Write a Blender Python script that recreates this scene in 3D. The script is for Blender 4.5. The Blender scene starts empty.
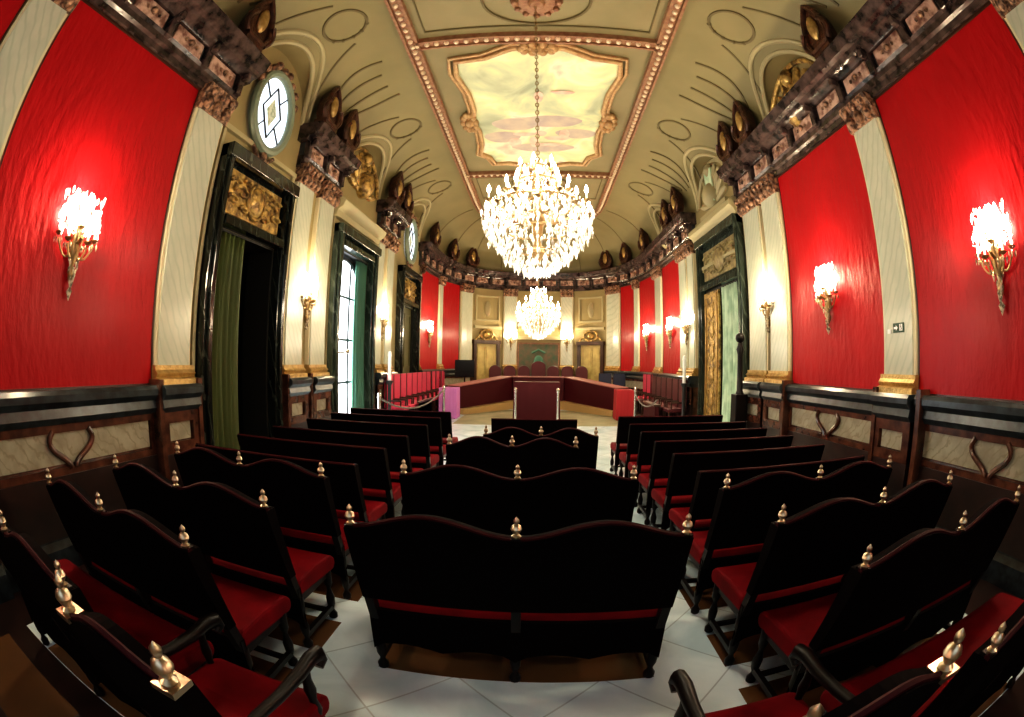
import bpy, math, random
from mathutils import Vector, Matrix
random.seed(7)
PI = math.pi
sc = bpy.context.scene
COL = sc.collection
CAMZ = 1.9
XL, XR, XC, HW = -4.13, 4.27, 0.07, 4.20
ZC = 7.5            # flat ceiling height
YB = -2.6           # wall behind the camera
YE, DE, NE = 15.0, 5.8, 2.6   # start, depth, exponent of the rounded end

# ------------------------------------------------------------------ materials
def nm(name):
    m = bpy.data.materials.new(name); m.use_nodes = True
    nt = m.node_tree; b = nt.nodes['Principled BSDF']
    return m, nt, b
def mat(name, c, rough=.5, metal=0., spec=.5, noise=None, bump=None, emit=None, coat=0, sheen=0):
    """noise=(colour2, scale, contrast, stretch) ; bump=(scale, strength, stretch)"""
    m, nt, b = nm(name)
    b.inputs['Base Color'].default_value = (*c, 1)
    b.inputs['Roughness'].default_value = rough
    b.inputs['Metallic'].default_value = metal
    b.inputs['Specular IOR Level'].default_value = spec
    b.inputs['Coat Weight'].default_value = coat
    b.inputs['Sheen Weight'].default_value = sheen
    L = nt.links
    tc = nt.nodes.new('ShaderNodeTexCoord')
    def noi(scale, stretch, detail=5):
        mp = nt.nodes.new('ShaderNodeMapping'); mp.inputs['Scale'].default_value = stretch or (1, 1, 1)
        L.new(tc.outputs['Object'], mp.inputs['Vector'])
        n = nt.nodes.new('ShaderNodeTexNoise'); n.inputs['Scale'].default_value = scale
        n.inputs['Detail'].default_value = detail
        L.new(mp.outputs['Vector'], n.inputs['Vector'])
        return n
    if noise:
        c2, s, k, st = noise
        n = noi(s, st)
        r = nt.nodes.new('ShaderNodeValToRGB')
        r.color_ramp.elements[0].position = .5 - k; r.color_ramp.elements[0].color = (*c, 1)
        r.color_ramp.elements[1].position = .5 + k; r.color_ramp.elements[1].color = (*c2, 1)
        L.new(n.outputs['Fac'], r.inputs['Fac']); L.new(r.outputs['Color'], b.inputs['Base Color'])
    if bump:
        s, k, st = bump
        n = noi(s, st)
        bp = nt.nodes.new('ShaderNodeBump'); bp.inputs['Strength'].default_value = k
        bp.inputs['Distance'].default_value = .03
        L.new(n.outputs['Fac'], bp.inputs['Height']); L.new(bp.outputs['Normal'], b.inputs['Normal'])
    if emit:
        b.inputs['Emission Color'].default_value = (*emit[0], 1)
        b.inputs['Emission Strength'].default_value = emit[1]
    return m
def marble(name, base, vein, scale=2.5, rough=.25, thick=.03, dirn=(1, 1, 1), base2=None, dist=6):
    m, nt, b = nm(name); L = nt.links
    b.inputs['Roughness'].default_value = rough
    tc = nt.nodes.new('ShaderNodeTexCoord')
    mp = nt.nodes.new('ShaderNodeMapping'); mp.inputs['Scale'].default_value = dirn
    L.new(tc.outputs['Object'], mp.inputs['Vector'])
    w = nt.nodes.new('ShaderNodeTexWave'); w.wave_type = 'BANDS'; w.bands_direction = 'DIAGONAL'
    w.inputs['Scale'].default_value = scale; w.inputs['Distortion'].default_value = dist
    w.inputs['Detail'].default_value = 4; w.inputs['Detail Scale'].default_value = 1.2
    L.new(mp.outputs['Vector'], w.inputs['Vector'])
    n = nt.nodes.new('ShaderNodeTexNoise'); n.inputs['Scale'].default_value = scale * 1.3; n.inputs['Detail'].default_value = 8
    L.new(mp.outputs['Vector'], n.inputs['Vector'])
    r = nt.nodes.new('ShaderNodeValToRGB')
    r.color_ramp.elements[0].position = 0; r.color_ramp.elements[0].color = (1, 1, 1, 1)
    r.color_ramp.elements[1].position = thick * 6; r.color_ramp.elements[1].color = (0, 0, 0, 1)
    L.new(w.outputs['Fac'], r.inputs['Fac'])
    mx0 = nt.nodes.new('ShaderNodeMix'); mx0.data_type = 'RGBA'
    mx0.inputs['A'].default_value = (*base, 1); mx0.inputs['B'].default_value = (*(base2 or [min(1, q * .75) for q in base]), 1)
    r2 = nt.nodes.new('ShaderNodeValToRGB'); r2.color_ramp.elements[0].position = .38; r2.color_ramp.elements[1].position = .65
    L.new(n.outputs['Fac'], r2.inputs['Fac']); L.new(r2.outputs['Color'], mx0.inputs['Factor'])
    mx = nt.nodes.new('ShaderNodeMix'); mx.data_type = 'RGBA'
    L.new(r.outputs['Color'], mx.inputs['Factor']); L.new(mx0.outputs['Result'], mx.inputs['A'])
    mx.inputs['B'].default_value = (*vein, 1)
    L.new(mx.outputs['Result'], b.inputs['Base Color'])
    return m
def emis(name, c, s):
    m, nt, b = nm(name)
    b.inputs['Base Color'].default_value = (*c, 1)
    b.inputs['Emission Color'].default_value = (*c, 1); b.inputs['Emission Strength'].default_value = s
    return m

M = {}
M['red'] = mat('red_silk', (.40, .0055, .0095), .55, spec=.12, noise=((.33, .004, .0075), 1.6, .25, (1, 1, .4)), bump=(11, .9, (1, 1, .35)), coat=.10)
M['red'].node_tree.nodes['Principled BSDF'].inputs['Coat Roughness'].default_value = .27
M['red'].node_tree.nodes['Principled BSDF'].inputs['Coat IOR'].default_value = 1.6
M['plaster'] = mat('ochre_plaster', (.30, .235, .10), .7, noise=((.24, .19, .085), 1.4, .2, None))
M['wallback'] = mat('dim_plaster', (.20, .16, .09), .8)
M['cove'] = mat('olive_plaster', (.225, .19, .085), .6, noise=((.175, .148, .062), 1.1, .25, None), bump=(3, .05, None))
M['coveline'] = mat('brown_relief_line', (.115, .088, .032), .6)
M['hood'] = mat('pale_olive_moulding', (.36, .31, .17), .55)
M['marble'] = marble('veined_cream_marble', (.52, .53, .42), (.42, .45, .35), 5, .22, .05, (1, 1, .5), (.46, .48, .38), 3)
M['cream'] = mat('cream_marble_edge', (.62, .55, .36), .3)
M['inset'] = marble('grey_breccia_marble', (.36, .33, .24), (.24, .21, .14), 4, .3, .03, (1, 1, 1), (.25, .225, .16), 9)
M['brown'] = mat('red_brown_marble', (.035, .012, .007), .25, noise=((.11, .04, .022), 7, .15, None))
M['black'] = mat('green_black_marble', (.006, .008, .010), .28, noise=((.028, .038, .044), 9, .12, None))
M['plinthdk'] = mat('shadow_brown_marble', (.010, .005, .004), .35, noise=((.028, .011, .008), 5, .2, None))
M['pink'] = mat('pink_breccia_marble', (.17, .085, .065), .25, noise=((.55, .36, .28), 7, .1, None))
M['corn'] = mat('dark_cornice_marble', (.009, .006, .006), .2, noise=((.085, .055, .05), 6, .14, None), bump=(7, .25, None))
M['gold'] = mat('gilding', (.58, .40, .16), .35, metal=.7, noise=((.34, .21, .07), 12, .2, None), bump=(30, .5, None))
M['goldframe'] = mat('pale_rose_gilding', (.52, .34, .16), .4, metal=.25, noise=((.36, .20, .09), 12, .2, None), bump=(30, .4, None))
M['goldrelief'] = mat('gilded_relief', (.60, .40, .13), .35, metal=.55, noise=((.14, .08, .03), 9, .12, None), bump=(14, 1., None))
M['tanrelief'] = mat('tan_gilt_relief', (.36, .29, .13), .45, metal=.1, noise=((.20, .15, .07), 8, .1, None), bump=(14, .6, None))
M['capital'] = mat('pink_gilt_carving', (.36, .20, .12), .4, metal=.3, noise=((.05, .022, .014), 16, .1, None), bump=(22, 1., None))
M['bronze'] = mat('dark_bronze', (.022, .010, .007), .3, metal=.4, noise=((.10, .038, .02), 9, .2, None), bump=(16, .6, None))
M['floor'] = None
M['velvet'] = mat('black_crimson_velvet', (.0016, .0003, .0005), .8, spec=.04)
M['piping'] = mat('crimson_piping', (.030, .002, .004), .6, spec=.12)
M['seatred'] = mat('red_velvet_seat', (.17, .0015, .006), .7, spec=.08, noise=((.10, .001, .004), 5, .2, None))
M['darkwood'] = mat('near_black_walnut', (.004, .0022, .002), .4, spec=.2)
M['wood'] = mat('brown_walnut', (.035, .014, .007), .35, bump=(8, .1, (1, 1, .1)))
M['brass'] = mat('polished_brass', (.42, .34, .24), .32, metal=1.)
M['steel'] = mat('polished_steel', (.72, .70, .64), .25, metal=.9)
M['rope'] = mat('grey_rope', (.14, .12, .11), .7)
M['curtdark'] = mat('olive_green_curtain', (.085, .105, .028), .55)
M['curtteal'] = mat('teal_curtain', (.05, .15, .10), .7)
M['curtpale'] = mat('pale_green_brocade', (.62, .76, .56), .55, noise=((.34, .50, .33), 5, .12, (1, 1, .6)))
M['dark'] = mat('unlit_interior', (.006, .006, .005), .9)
M['framedk'] = marble('black_green_door_marble', (.012, .015, .012), (.035, .04, .032), 3, .12, .02, (1, 1, .4), (.005, .006, .005), 9)
M['frameteal'] = marble('grey_green_window_marble', (.035, .048, .036), (.06, .075, .06), 3, .15, .03, (1, 1, .4), (.014, .02, .016), 9)
M['framewood'] = mat('dark_mullion', (.01, .01, .012), .4)
M['daylight'] = emis('daylit_glass', (.90, .95, 1.0), 4.5)
M['stained'] = None
M['bead'] = mat('pale_gilt_bead', (.75, .60, .42), .35)
M['rail'] = mat('rose_gilt_moulding', (.20, .075, .035), .45, noise=((.30, .16, .08), 10, .15, None), bump=(18, .5, None))
M['flat'] = mat('ceiling_plaster', (.24, .20, .10), .6, noise=((.19, .16, .075), 1.2, .25, None))
M['bulb'] = emis('lit_candle_bulb', (1.0, .86, .62), 55)
M['bulbs'] = emis('lit_chandelier_bulb', (1.0, .90, .72), 40)
M['candle'] = mat('ivory_candle', (.75, .68, .5), .5, emit=((1., .85, .6), .8))
M['cloth'] = mat('purple_tablecloth', (.50, .17, .48), .7)
M['clothred'] = mat('red_tablecloth', (.30, .006, .012), .7)
M['deskred'] = mat('crimson_desk_cloth', (.045, .002, .005), .6, spec=.2)
M['desktop'] = mat('rose_desk_top', (.30, .12, .11), .5)
M['golden'] = mat('golden_oak', (.40, .27, .11), .4, bump=(6, .1, (.2, 1, 1)))
M['chairpink'] = mat('rose_red_upholstery', (.50, .02, .07), .6)
M['chairred'] = mat('dark_red_upholstery', (.075, .002, .006), .6)
M['white'] = mat('white_enamel', (.85, .85, .82), .4)
M['screen'] = mat('black_screen', (.003, .003, .004), .15)
M['navy'] = mat('navy_blue_cloth', (.01, .014, .04), .7)
M['carpet'] = mat('beige_green_carpet', (.30, .27, .16), .9, noise=((.22, .21, .12), 2, .2, None))
M['band'] = mat('tan_brown_floor_band', (.10, .048, .02), .25, noise=((.12, .055, .02), 2.5, .2, None))
M['doorgold'] = mat('honey_wood_door', (.52, .42, .16), .4, noise=((.34, .26, .09), 4, .2, None))
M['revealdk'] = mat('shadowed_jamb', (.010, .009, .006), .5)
M['oliveleaf'] = mat('olive_brown_door', (.10, .09, .03), .5)
M['signgreen'] = mat('sign_green', (.01, .05, .02), .5)
M['leafgreen'] = mat('green_tapestry', (.05, .10, .06), .8, noise=((.16, .10, .07), 4, .2, None))

def floor_mat():
    m, nt, b = nm('bluish_white_marble_tiles'); L = nt.links
    tc = nt.nodes.new('ShaderNodeTexCoord')
    mp = nt.nodes.new('ShaderNodeMapping'); mp.inputs['Rotation'].default_value = (0, 0, PI / 4)
    L.new(tc.outputs['Object'], mp.inputs['Vector'])
    br = nt.nodes.new('ShaderNodeTexBrick'); br.offset = 0; br.squash = 1
    br.inputs['Scale'].default_value = 1; br.inputs['Brick Width'].default_value = .62; br.inputs['Row Height'].default_value = .62
    br.inputs['Mortar Size'].default_value = .006; br.inputs['Color1'].default_value = (.82, .91, .93, 1)
    br.inputs['Color2'].default_value = (.68, .81, .86, 1); br.inputs['Mortar'].default_value = (.50, .57, .59, 1)
    L.new(mp.outputs['Vector'], br.inputs['Vector'])
    n = nt.nodes.new('ShaderNodeTexNoise'); n.inputs['Scale'].default_value = 1.5; n.inputs['Detail'].default_value = 9; n.inputs['Distortion'].default_value = 1.2
    L.new(tc.outputs['Object'], n.inputs['Vector'])
    r = nt.nodes.new('ShaderNodeValToRGB'); r.color_ramp.elements[0].position = .35; r.color_ramp.elements[0].color = (.72, .78, .80, 1)
    r.color_ramp.elements[1].position = .65; r.color_ramp.elements[1].color = (1, 1, 1, 1)
    L.new(n.outputs['Fac'], r.inputs['Fac'])
    mx = nt.nodes.new('ShaderNodeMix'); mx.data_type = 'RGBA'; mx.blend_type = 'MULTIPLY'; mx.inputs['Factor'].default_value = 1
    L.new(br.outputs['Color'], mx.inputs['A']); L.new(r.outputs['Color'], mx.inputs['B'])
    L.new(mx.outputs['Result'], b.inputs['Base Color'])
    b.inputs['Roughness'].default_value = .22
    return m
M['floor'] = floor_mat()
def painting_mat():
    m, nt, b = nm('painted_allegory_of_sky'); L = nt.links
    tc = nt.nodes.new('ShaderNodeTexCoord')
    n = nt.nodes.new('ShaderNodeTexNoise'); n.inputs['Scale'].default_value = .9; n.inputs['Detail'].default_value = 6; n.inputs['Distortion'].default_value = .8
    L.new(tc.outputs['Object'], n.inputs['Vector'])
    r = nt.nodes.new('ShaderNodeValToRGB'); e = r.color_ramp.elements
    e[0].position = .30; e[0].color = (.34, .37, .25, 1); e[1].position = .70; e[1].color = (.62, .46, .36, 1)
    for p, c in ((.42, (.52, .56, .36, 1)), (.50, (.72, .68, .38, 1)), (.58, (.80, .76, .55, 1))):
        q = e.new(p); q.color = c
    L.new(n.outputs['Fac'], r.inputs['Fac']); L.new(r.outputs['Color'], b.inputs['Base Color'])
    b.inputs['Roughness'].default_value = .6
    return m
M['painting'] = painting_mat()
M['cloud'] = mat('painted_grey_violet_cloud', (.42, .34, .32), .7, noise=((.60, .50, .38), 2.5, .2, None))
M['figure'] = mat('painted_rosy_figure', (.70, .40, .32), .7, noise=((.80, .62, .50), 5, .2, None))
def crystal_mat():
    m, nt, b = nm('painted_glitter_crystal'); L = nt.links
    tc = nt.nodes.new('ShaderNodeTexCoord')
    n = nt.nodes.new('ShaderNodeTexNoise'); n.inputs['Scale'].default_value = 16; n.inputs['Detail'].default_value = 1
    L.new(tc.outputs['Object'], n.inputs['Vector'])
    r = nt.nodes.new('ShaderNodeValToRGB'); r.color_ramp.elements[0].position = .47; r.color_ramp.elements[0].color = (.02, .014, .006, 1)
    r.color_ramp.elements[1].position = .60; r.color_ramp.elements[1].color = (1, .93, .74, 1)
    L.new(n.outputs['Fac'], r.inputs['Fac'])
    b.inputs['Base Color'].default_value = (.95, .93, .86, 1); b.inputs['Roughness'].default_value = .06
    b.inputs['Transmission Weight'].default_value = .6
    L.new(r.outputs['Color'], b.inputs['Emission Color']); b.inputs['Emission Strength'].default_value = .95  # noise-driven emission paints the sparkle into the drops
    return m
M['crystal'] = crystal_mat()

# ------------------------------------------------------------------ mesh builder
class MB:
    def __init__(s): s.v = []; s.f = []; s.sm = False
    def add(s, vs, fs):
        o = len(s.v); s.v += [tuple(q) for q in vs]; s.f += [[i + o for i in f] for f in fs]; return s
    def box(s, x0, x1, y0, y1, z0, z1):
        vs = [(x, y, z) for x in (x0, x1) for y in (y0, y1) for z in (z0, z1)]
        return s.add(vs, [(0, 1, 3, 2), (4, 6, 7, 5), (0, 4, 5, 1), (2, 3, 7, 6), (0, 2, 6, 4), (1, 5, 7, 3)])
    def hexa(s, p):  # 8 points: bottom 4 loop, top 4 loop
        return s.add(p, [(3, 2, 1, 0), (4, 5, 6, 7), (0, 1, 5, 4), (1, 2, 6, 5), (2, 3, 7, 6), (3, 0, 4, 7)])
    def tube(s, pts, r, n=8, closed=False):
        pts = [Vector(p) for p in pts]; m = len(pts)
        rs = r if isinstance(r, (list, tuple)) else [r] * m
        vs = []; up = None
        for i, p in enumerate(pts):
            a = pts[(i - 1) % m] if (closed or i > 0) else p
            b = pts[(i + 1) % m] if (closed or i < m - 1) else p
            t = (b - a)
            t = t.normalized() if t.length > 1e-9 else Vector((0, 0, 1))
            if up is None: up = Vector((0, 0, 1)) if abs(t.z) < .9 else Vector((1, 0, 0))
            e1 = up - t * up.dot(t)
            if e1.length < 1e-5: e1 = Vector((1, 0, 0)).cross(t)
            e1.normalize(); e2 = t.cross(e1); up = e1
            for k in range(n):
                an = 2 * PI * k / n
                vs.append(p + (e1 * math.cos(an) + e2 * math.sin(an)) * rs[i])
        fs = []
        for i in range(m if closed else m - 1):
            j = (i + 1) % m
            for k in range(n):
                fs.append((i * n + k, i * n + (k + 1) % n, j * n + (k + 1) % n, j * n + k))
        if not closed:
            fs.append(tuple(range(n))[::-1]); fs.append(tuple((m - 1) * n + k for k in range(n)))
        return s.add(vs, fs)
    def lathe(s, prof, at=(0, 0, 0), n=12, axis=None):
        """prof [(r,z)...]"""
        vs = []; A = Vector(at)
        rot = Vector((0, 0, 1)).rotation_difference(Vector(axis)).to_matrix() if axis else Matrix.Identity(3)
        for r, z in prof:
            for k in range(n):
                an = 2 * PI * k / n
                vs.append(A + rot @ Vector((r * math.cos(an), r * math.sin(an), z)))
        fs = []
        for i in range(len(prof) - 1):
            for k in range(n):
                fs.append((i * n + k, i * n + (k + 1) % n, (i + 1) * n + (k + 1) % n, (i + 1) * n + k))
        fs.append(tuple(range(n))[::-1]); fs.append(tuple((len(prof) - 1) * n + k for k in range(n)))
        return s.add(vs, fs)
    def ball(s, c, r, n=8, sx=1, sy=1, sz=1):
        prof = [(max(1e-4, math.sin(PI * i / (n // 2 + 1))), -math.cos(PI * i / (n // 2 + 1))) for i in range(0, n // 2 + 2)]
        vs = []
        for a, z in prof:
            for k in range(n):
                an = 2 * PI * k / n
                vs.append((c[0] + r * sx * a * math.cos(an), c[1] + r * sy * a * math.sin(an), c[2] + r * sz * z))
        fs = [(i * n + k, i * n + (k + 1) % n, (i + 1) * n + (k + 1) % n, (i + 1) * n + k) for i in range(len(prof) - 1) for k in range(n)]
        return s.add(vs, fs)
    def gem(s, c, r, h):
        x, y, z = c; a = random.random() * PI
        q = [(x + r * math.cos(a + k * PI / 2), y + r * math.sin(a + k * PI / 2), z) for k in range(4)]
        return s.add(q + [(x, y, z + h * .5), (x, y, z - h)], [(0, 1, 4), (1, 2, 4), (2, 3, 4), (3, 0, 4), (1, 0, 5), (2, 1, 5), (3, 2, 5), (0, 3, 5)])
    def build(s, name, m, parent=None, smooth=False, bevel=0):
        me = bpy.data.meshes.new(name); me.from_pydata(s.v, [], s.f); me.update()
        me.materials.append(m)
        if smooth:
            me.shade_smooth()
            me.set_sharp_from_angle(angle=math.radians(42))
        o = bpy.data.objects.new(name, me); COL.objects.link(o)
        if parent is not None: o.parent = parent
        if bevel:
            bv = o.modifiers.new('bevel', 'BEVEL'); bv.width = bevel; bv.segments = 2; bv.limit_method = 'ANGLE'
        return o

def empty(name, loc=(0, 0, 0), rz=0):
    o = bpy.data.objects.new(name, None); o.empty_display_size = .1
    COL.objects.link(o); o.location = loc; o.rotation_euler = (0, 0, rz); return o
def tag(o, label, cat, group=None, kind=None):
    o['label'] = label; o['category'] = cat
    if group: o['group'] = group
    if kind: o['kind'] = kind
    return o
def thing(name, label, cat, loc=(0, 0, 0), rz=0, group=None):
    return tag(empty(name, loc, rz), label, cat, group)
def struct(o, label, cat):
    o['kind'] = 'structure'; o['label'] = label; o['category'] = cat; return o
def copy_tree(o, parent=None):
    c = o.copy(); COL.objects.link(c)
    if parent is not None: c.parent = parent
    for ch in list(o.children): copy_tree(ch, c)
    return c

# ------------------------------------------------------------------ wall coordinates
def sel(th, hw, d, y0, n=NE):
    c, s_ = math.cos(th), math.sin(th)
    return (XC - hw * math.copysign(abs(c) ** (2 / n), c), y0 + d * abs(s_) ** (2 / n))
_end = []
for i in range(401):
    _end.append(Vector(sel(PI * i / 400, HW, DE, YE)))
_len = [0]
for i in range(400): _len.append(_len[-1] + (_end[i + 1] - _end[i]).length)
EL = _len[-1]
def end_pt(u):
    u = max(0, min(EL - 1e-6, u))
    lo, hi = 0, 400
    while hi - lo > 1:
        k = (lo + hi) // 2
        if _len[k] <= u: lo = k
        else: hi = k
    t = (u - _len[lo]) / max(1e-9, _len[hi] - _len[lo])
    return _end[lo].lerp(_end[hi], t)
def end_frame(u):
    p = end_pt(u); a = end_pt(u - .06); b = end_pt(u + .06); t = (b - a).normalized()
    return p, Vector((t.y, -t.x)), t      # inward normal (path runs left -> far -> right)
def end_u(ratio):       # arc length where x / y == ratio
    return min((abs(_end[i].x / _end[i].y - ratio), _len[i]) for i in range(401))[1]
def W(side, u, z, n):
    if side == 'L': return (XL + n, u, z)
    if side == 'R': return (XR - n, u, z)
    p, nn, t = end_frame(u); q = p + nn * n
    return (q.x, q.y, z)
def wbox(mb, side, u0, u1, z0, z1, n0, n1):
    k = 1 if side != 'E' else max(1, int(abs(u1 - u0) / .25))
    for i in range(k):
        a = u0 + (u1 - u0) * i / k; b = u0 + (u1 - u0) * (i + 1) / k
        mb.hexa([W(side, a, z0, n0), W(side, b, z0, n0), W(side, b, z0, n1), W(side, a, z0, n1),
                 W(side, a, z1, n0), W(side, b, z1, n0), W(side, b, z1, n1), W(side, a, z1, n1)])
    return mb
def sweep(mb, side, u0, u1, prof):
    """closed profile [(n,z)...] swept along the wall"""
    k = 1 if side != 'E' else max(1, int(abs(u1 - u0) / .2)); m = len(prof); vs = []
    for i in range(k + 1):
        u = u0 + (u1 - u0) * i / k
        vs += [W(side, u, z, n) for n, z in prof]
    fs = [(i * m + j, i * m + (j + 1) % m, (i + 1) * m + (j + 1) % m, (i + 1) * m + j) for i in range(k) for j in range(m)]
    fs += [tuple(range(m))[::-1], tuple(k * m + j for j in range(m))]
    return mb.add(vs, fs)
def frame(mb, side, u0, u1, z0, z1, w, n0, n1):
    wbox(mb, side, u0, u1, z1 - w, z1, n0, n1); wbox(mb, side, u0, u1, z0, z0 + w, n0, n1)
    wbox(mb, side, u0, u0 + w, z0 + w, z1 - w, n0, n1); wbox(mb, side, u1 - w, u1, z0 + w, z1 - w, n0, n1)
    return mb

# ------------------------------------------------------------------ room shell
f = MB().box(-4.7, 4.9, YB, 21.2, -.12, 0).build('floor', M['floor']); struct(f, 'bluish white marble floor laid in diagonal tiles', 'floor')

def wall_grid(side, holes, name, label):
    ys = sorted(set([YB, YE] + [h[0] for h in holes] + [h[1] for h in holes]))
    zs = sorted(set([0, 6.98] + [h[2] for h in holes] + [h[3] for h in holes]))
    mb = MB()
    for i in range(len(ys) - 1):
        for j in range(len(zs) - 1):
            yc = (ys[i] + ys[i + 1]) / 2; zc = (zs[j] + zs[j + 1]) / 2
            if any(h[0] < yc < h[1] and h[2] < zc < h[3] for h in holes): continue
            wbox(mb, side, ys[i], ys[i + 1], zs[j], zs[j + 1], -.5, 0)
    o = mb.build(name, M['plaster']); struct(o, label, 'wall'); return o
D1 = (4.42, 5.98, 0, 3.62); W1 = (8.35, 10.15, 0, 4.25); D3 = (12.75, 14.4, 0, 3.62)
R1 = (8.52, 10.85, 0, 3.72)
OV = (4.75, 5.65, 5.05, 6.35)
wallL = wall_grid('L', [D1, W1, D3], 'wall_left', 'ochre left wall hung with red silk panels')
wallR = wall_grid('R', [R1], 'wall_right', 'ochre right wall hung with red silk panels')
mb = MB(); k = 60
for i in range(k): wbox(mb, 'E', EL * i / k, EL * (i + 1) / k, 0, 6.6, -.3, 0)
wallE = mb.build('wall_far', M['plaster']); struct(wallE, 'curved far wall behind the judges bench', 'wall')
wb = MB().box(-4.7, 4.9, YB - .3, YB, 0, 7.6).build('wall_back', M['wallback']); struct(wb, 'plain wall behind the viewer', 'wall')
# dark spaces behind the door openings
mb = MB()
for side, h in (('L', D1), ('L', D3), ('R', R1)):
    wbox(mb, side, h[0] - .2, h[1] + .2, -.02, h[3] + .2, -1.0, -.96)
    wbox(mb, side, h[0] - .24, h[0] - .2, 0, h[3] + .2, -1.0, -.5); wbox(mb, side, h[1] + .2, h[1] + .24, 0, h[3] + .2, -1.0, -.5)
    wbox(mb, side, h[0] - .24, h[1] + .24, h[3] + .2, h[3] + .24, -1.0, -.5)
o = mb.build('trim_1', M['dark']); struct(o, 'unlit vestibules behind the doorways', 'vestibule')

# --- pilasters, panels, dado -------------------------------------------------
def pilaster(side, u0, u1, par, z1=5.02, nd=.10, gold=True, cap=True):
    mb = MB(); wbox(mb, side, u0 + .04, u1 - .04, 1.80, z1, 0, nd)
    p = mb.build('pilaster', M['marble'], par)
    mb = MB(); wbox(mb, side, u0, u0 + .05, 1.78, z1, 0, nd - .025); wbox(mb, side, u1 - .05, u1, 1.78, z1, 0, nd - .025)
    mb.build('pilaster_edge', M['cream'], p)
    if gold:
        mb = MB(); sweep(mb, side, u0 - .03, u1 + .03, [(0, 1.60), (nd + .09, 1.60), (nd + .09, 1.66), (nd + .03, 1.68), (nd + .06, 1.72), (nd + .02, 1.76), (nd + .02, 1.81), (0, 1.81)])
        mb.build('pilaster_base', M['gold'], p, smooth=True)
    if cap:
        mb = MB(); sweep(mb, side, u0 - .02, u1 + .02, [(0, 4.92), (nd + .02, 4.92), (nd + .05, 4.98), (nd + .06, 5.1), (nd + .14, 5.2), (nd + .14, 5.26), (0, 5.26)])
        k = max(2, int((u1 - u0) / .16))
        for i in range(k):
            c = W(side, u0 + (u1 - u0) * (i + .5) / k, 5.02, nd + .07); mb.ball(c, .075, 8, sz=1.5)
            c = W(side, u0 + (u1 - u0) * (i + .5) / k, 5.17, nd + .13); mb.ball(c, .055, 8)
        mb.build('capital', M['capital'], p, smooth=True)
    return p
def dado(side, u0, u1, par, lyre=None, ped=False):
    x = .09 if ped else 0
    mb = MB(); sweep(mb, side, u0, u1, [(0, 1.30), (.12 + x, 1.30), (.17 + x, 1.36), (.15 + x, 1.44), (.21 + x, 1.50), (.21 + x, 1.56), (.17 + x, 1.60), (0, 1.60)])
    d = mb.build('dado_moulding', M['black'], par, smooth=True)
    mb = MB(); wbox(mb, side, u0, u1, .30, 1.30, 0, .05 + x); frame(mb, side, u0, u1, .84, 1.30, .075, .05 + x, .10 + x)
    if ped:
        frame(mb, side, u0, u1, .84, 1.30, .12, .05 + x, .12 + x)
    mb.build('dado_panel', M['brown'], d)
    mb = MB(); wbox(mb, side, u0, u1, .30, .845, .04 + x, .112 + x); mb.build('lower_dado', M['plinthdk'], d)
    mb = MB(); w = .14 if ped else .09
    wbox(mb, side, u0 + w, u1 - w, .94 if not ped else .97, 1.225 if not ped else 1.18, .05 + x, .075 + x)
    mb.build('dado_inset', M['inset'], d)
    mb = MB(); sweep(mb, side, u0, u1, [(0, 0), (.16 + x, 0), (.16 + x, .22), (.10 + x, .28), (.10 + x, .34), (0, .34)])
    mb.build('plinth', M['black'], d)
    if lyre:
        mb = MB()
        for sg in (-1, 1):
            pts = []
            for i in range(13):
                t = i / 12; z = 1.24 - .34 * t
                w_ = (.235 + .05 * math.sin(PI * t / .5)) if t < .5 else .235 - .20 * math.sin((t - .5) * PI) ** 1.2
                pts.append(W(side, lyre + sg * w_, z, .10))
            mb.tube(pts, .032, 8)
        mb.build('lyre_relief', M['brown'], d, smooth=True)
    return d
def redpanel(side, u0, u1, par):
    mb = MB(); k = 1 if side != 'E' else 8
    wbox(mb, side, u0, u1, 1.60, 5.19, .0, .035)
    p = mb.build('silk_panel', M['red'], par)
    mb = MB(); wbox(mb, side, u0, u1, 5.17, 5.20, .0, .06); wbox(mb, side, u0, u0 + .015, 1.6, 5.19, .03, .045); wbox(mb, side, u1 - .015, u1, 1.6, 5.19, .03, .045)
    wbox(mb, side, u0, u1, 1.6, 1.615, .03, .045)
    mb.build('panel_beading', M['wood'], p)
    return p
# left wall
redpanel('L', YB + .05, .33, wallL); pilaster('L', .35, .95, wallL); redpanel('L', .97, 3.43, wallL); pilaster('L', 3.45, 4.07, wallL)
pilaster('L', 6.34, 6.98, wallL); pilaster('L', 7.22, 7.88, wallL)
pilaster('L', 10.62, 11.12, wallL); pilaster('L', 11.36, 11.95, wallL); 
dado('L', YB + .05, .33, wallL); dado('L', .35, .95, wallL, ped=True); dado('L', .97, 3.40, wallL, lyre=2.15); dado('L', 3.43, 4.10, wallL, ped=True)
dado('L', 6.30, 7.00, wallL, ped=True); dado('L', 7.00, 7.20, wallL); dado('L', 7.20, 7.92, wallL, ped=True)
dado('L', 10.6, 11.14, wallL, ped=True); dado('L', 11.34, 12.0, wallL, ped=True)
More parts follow.
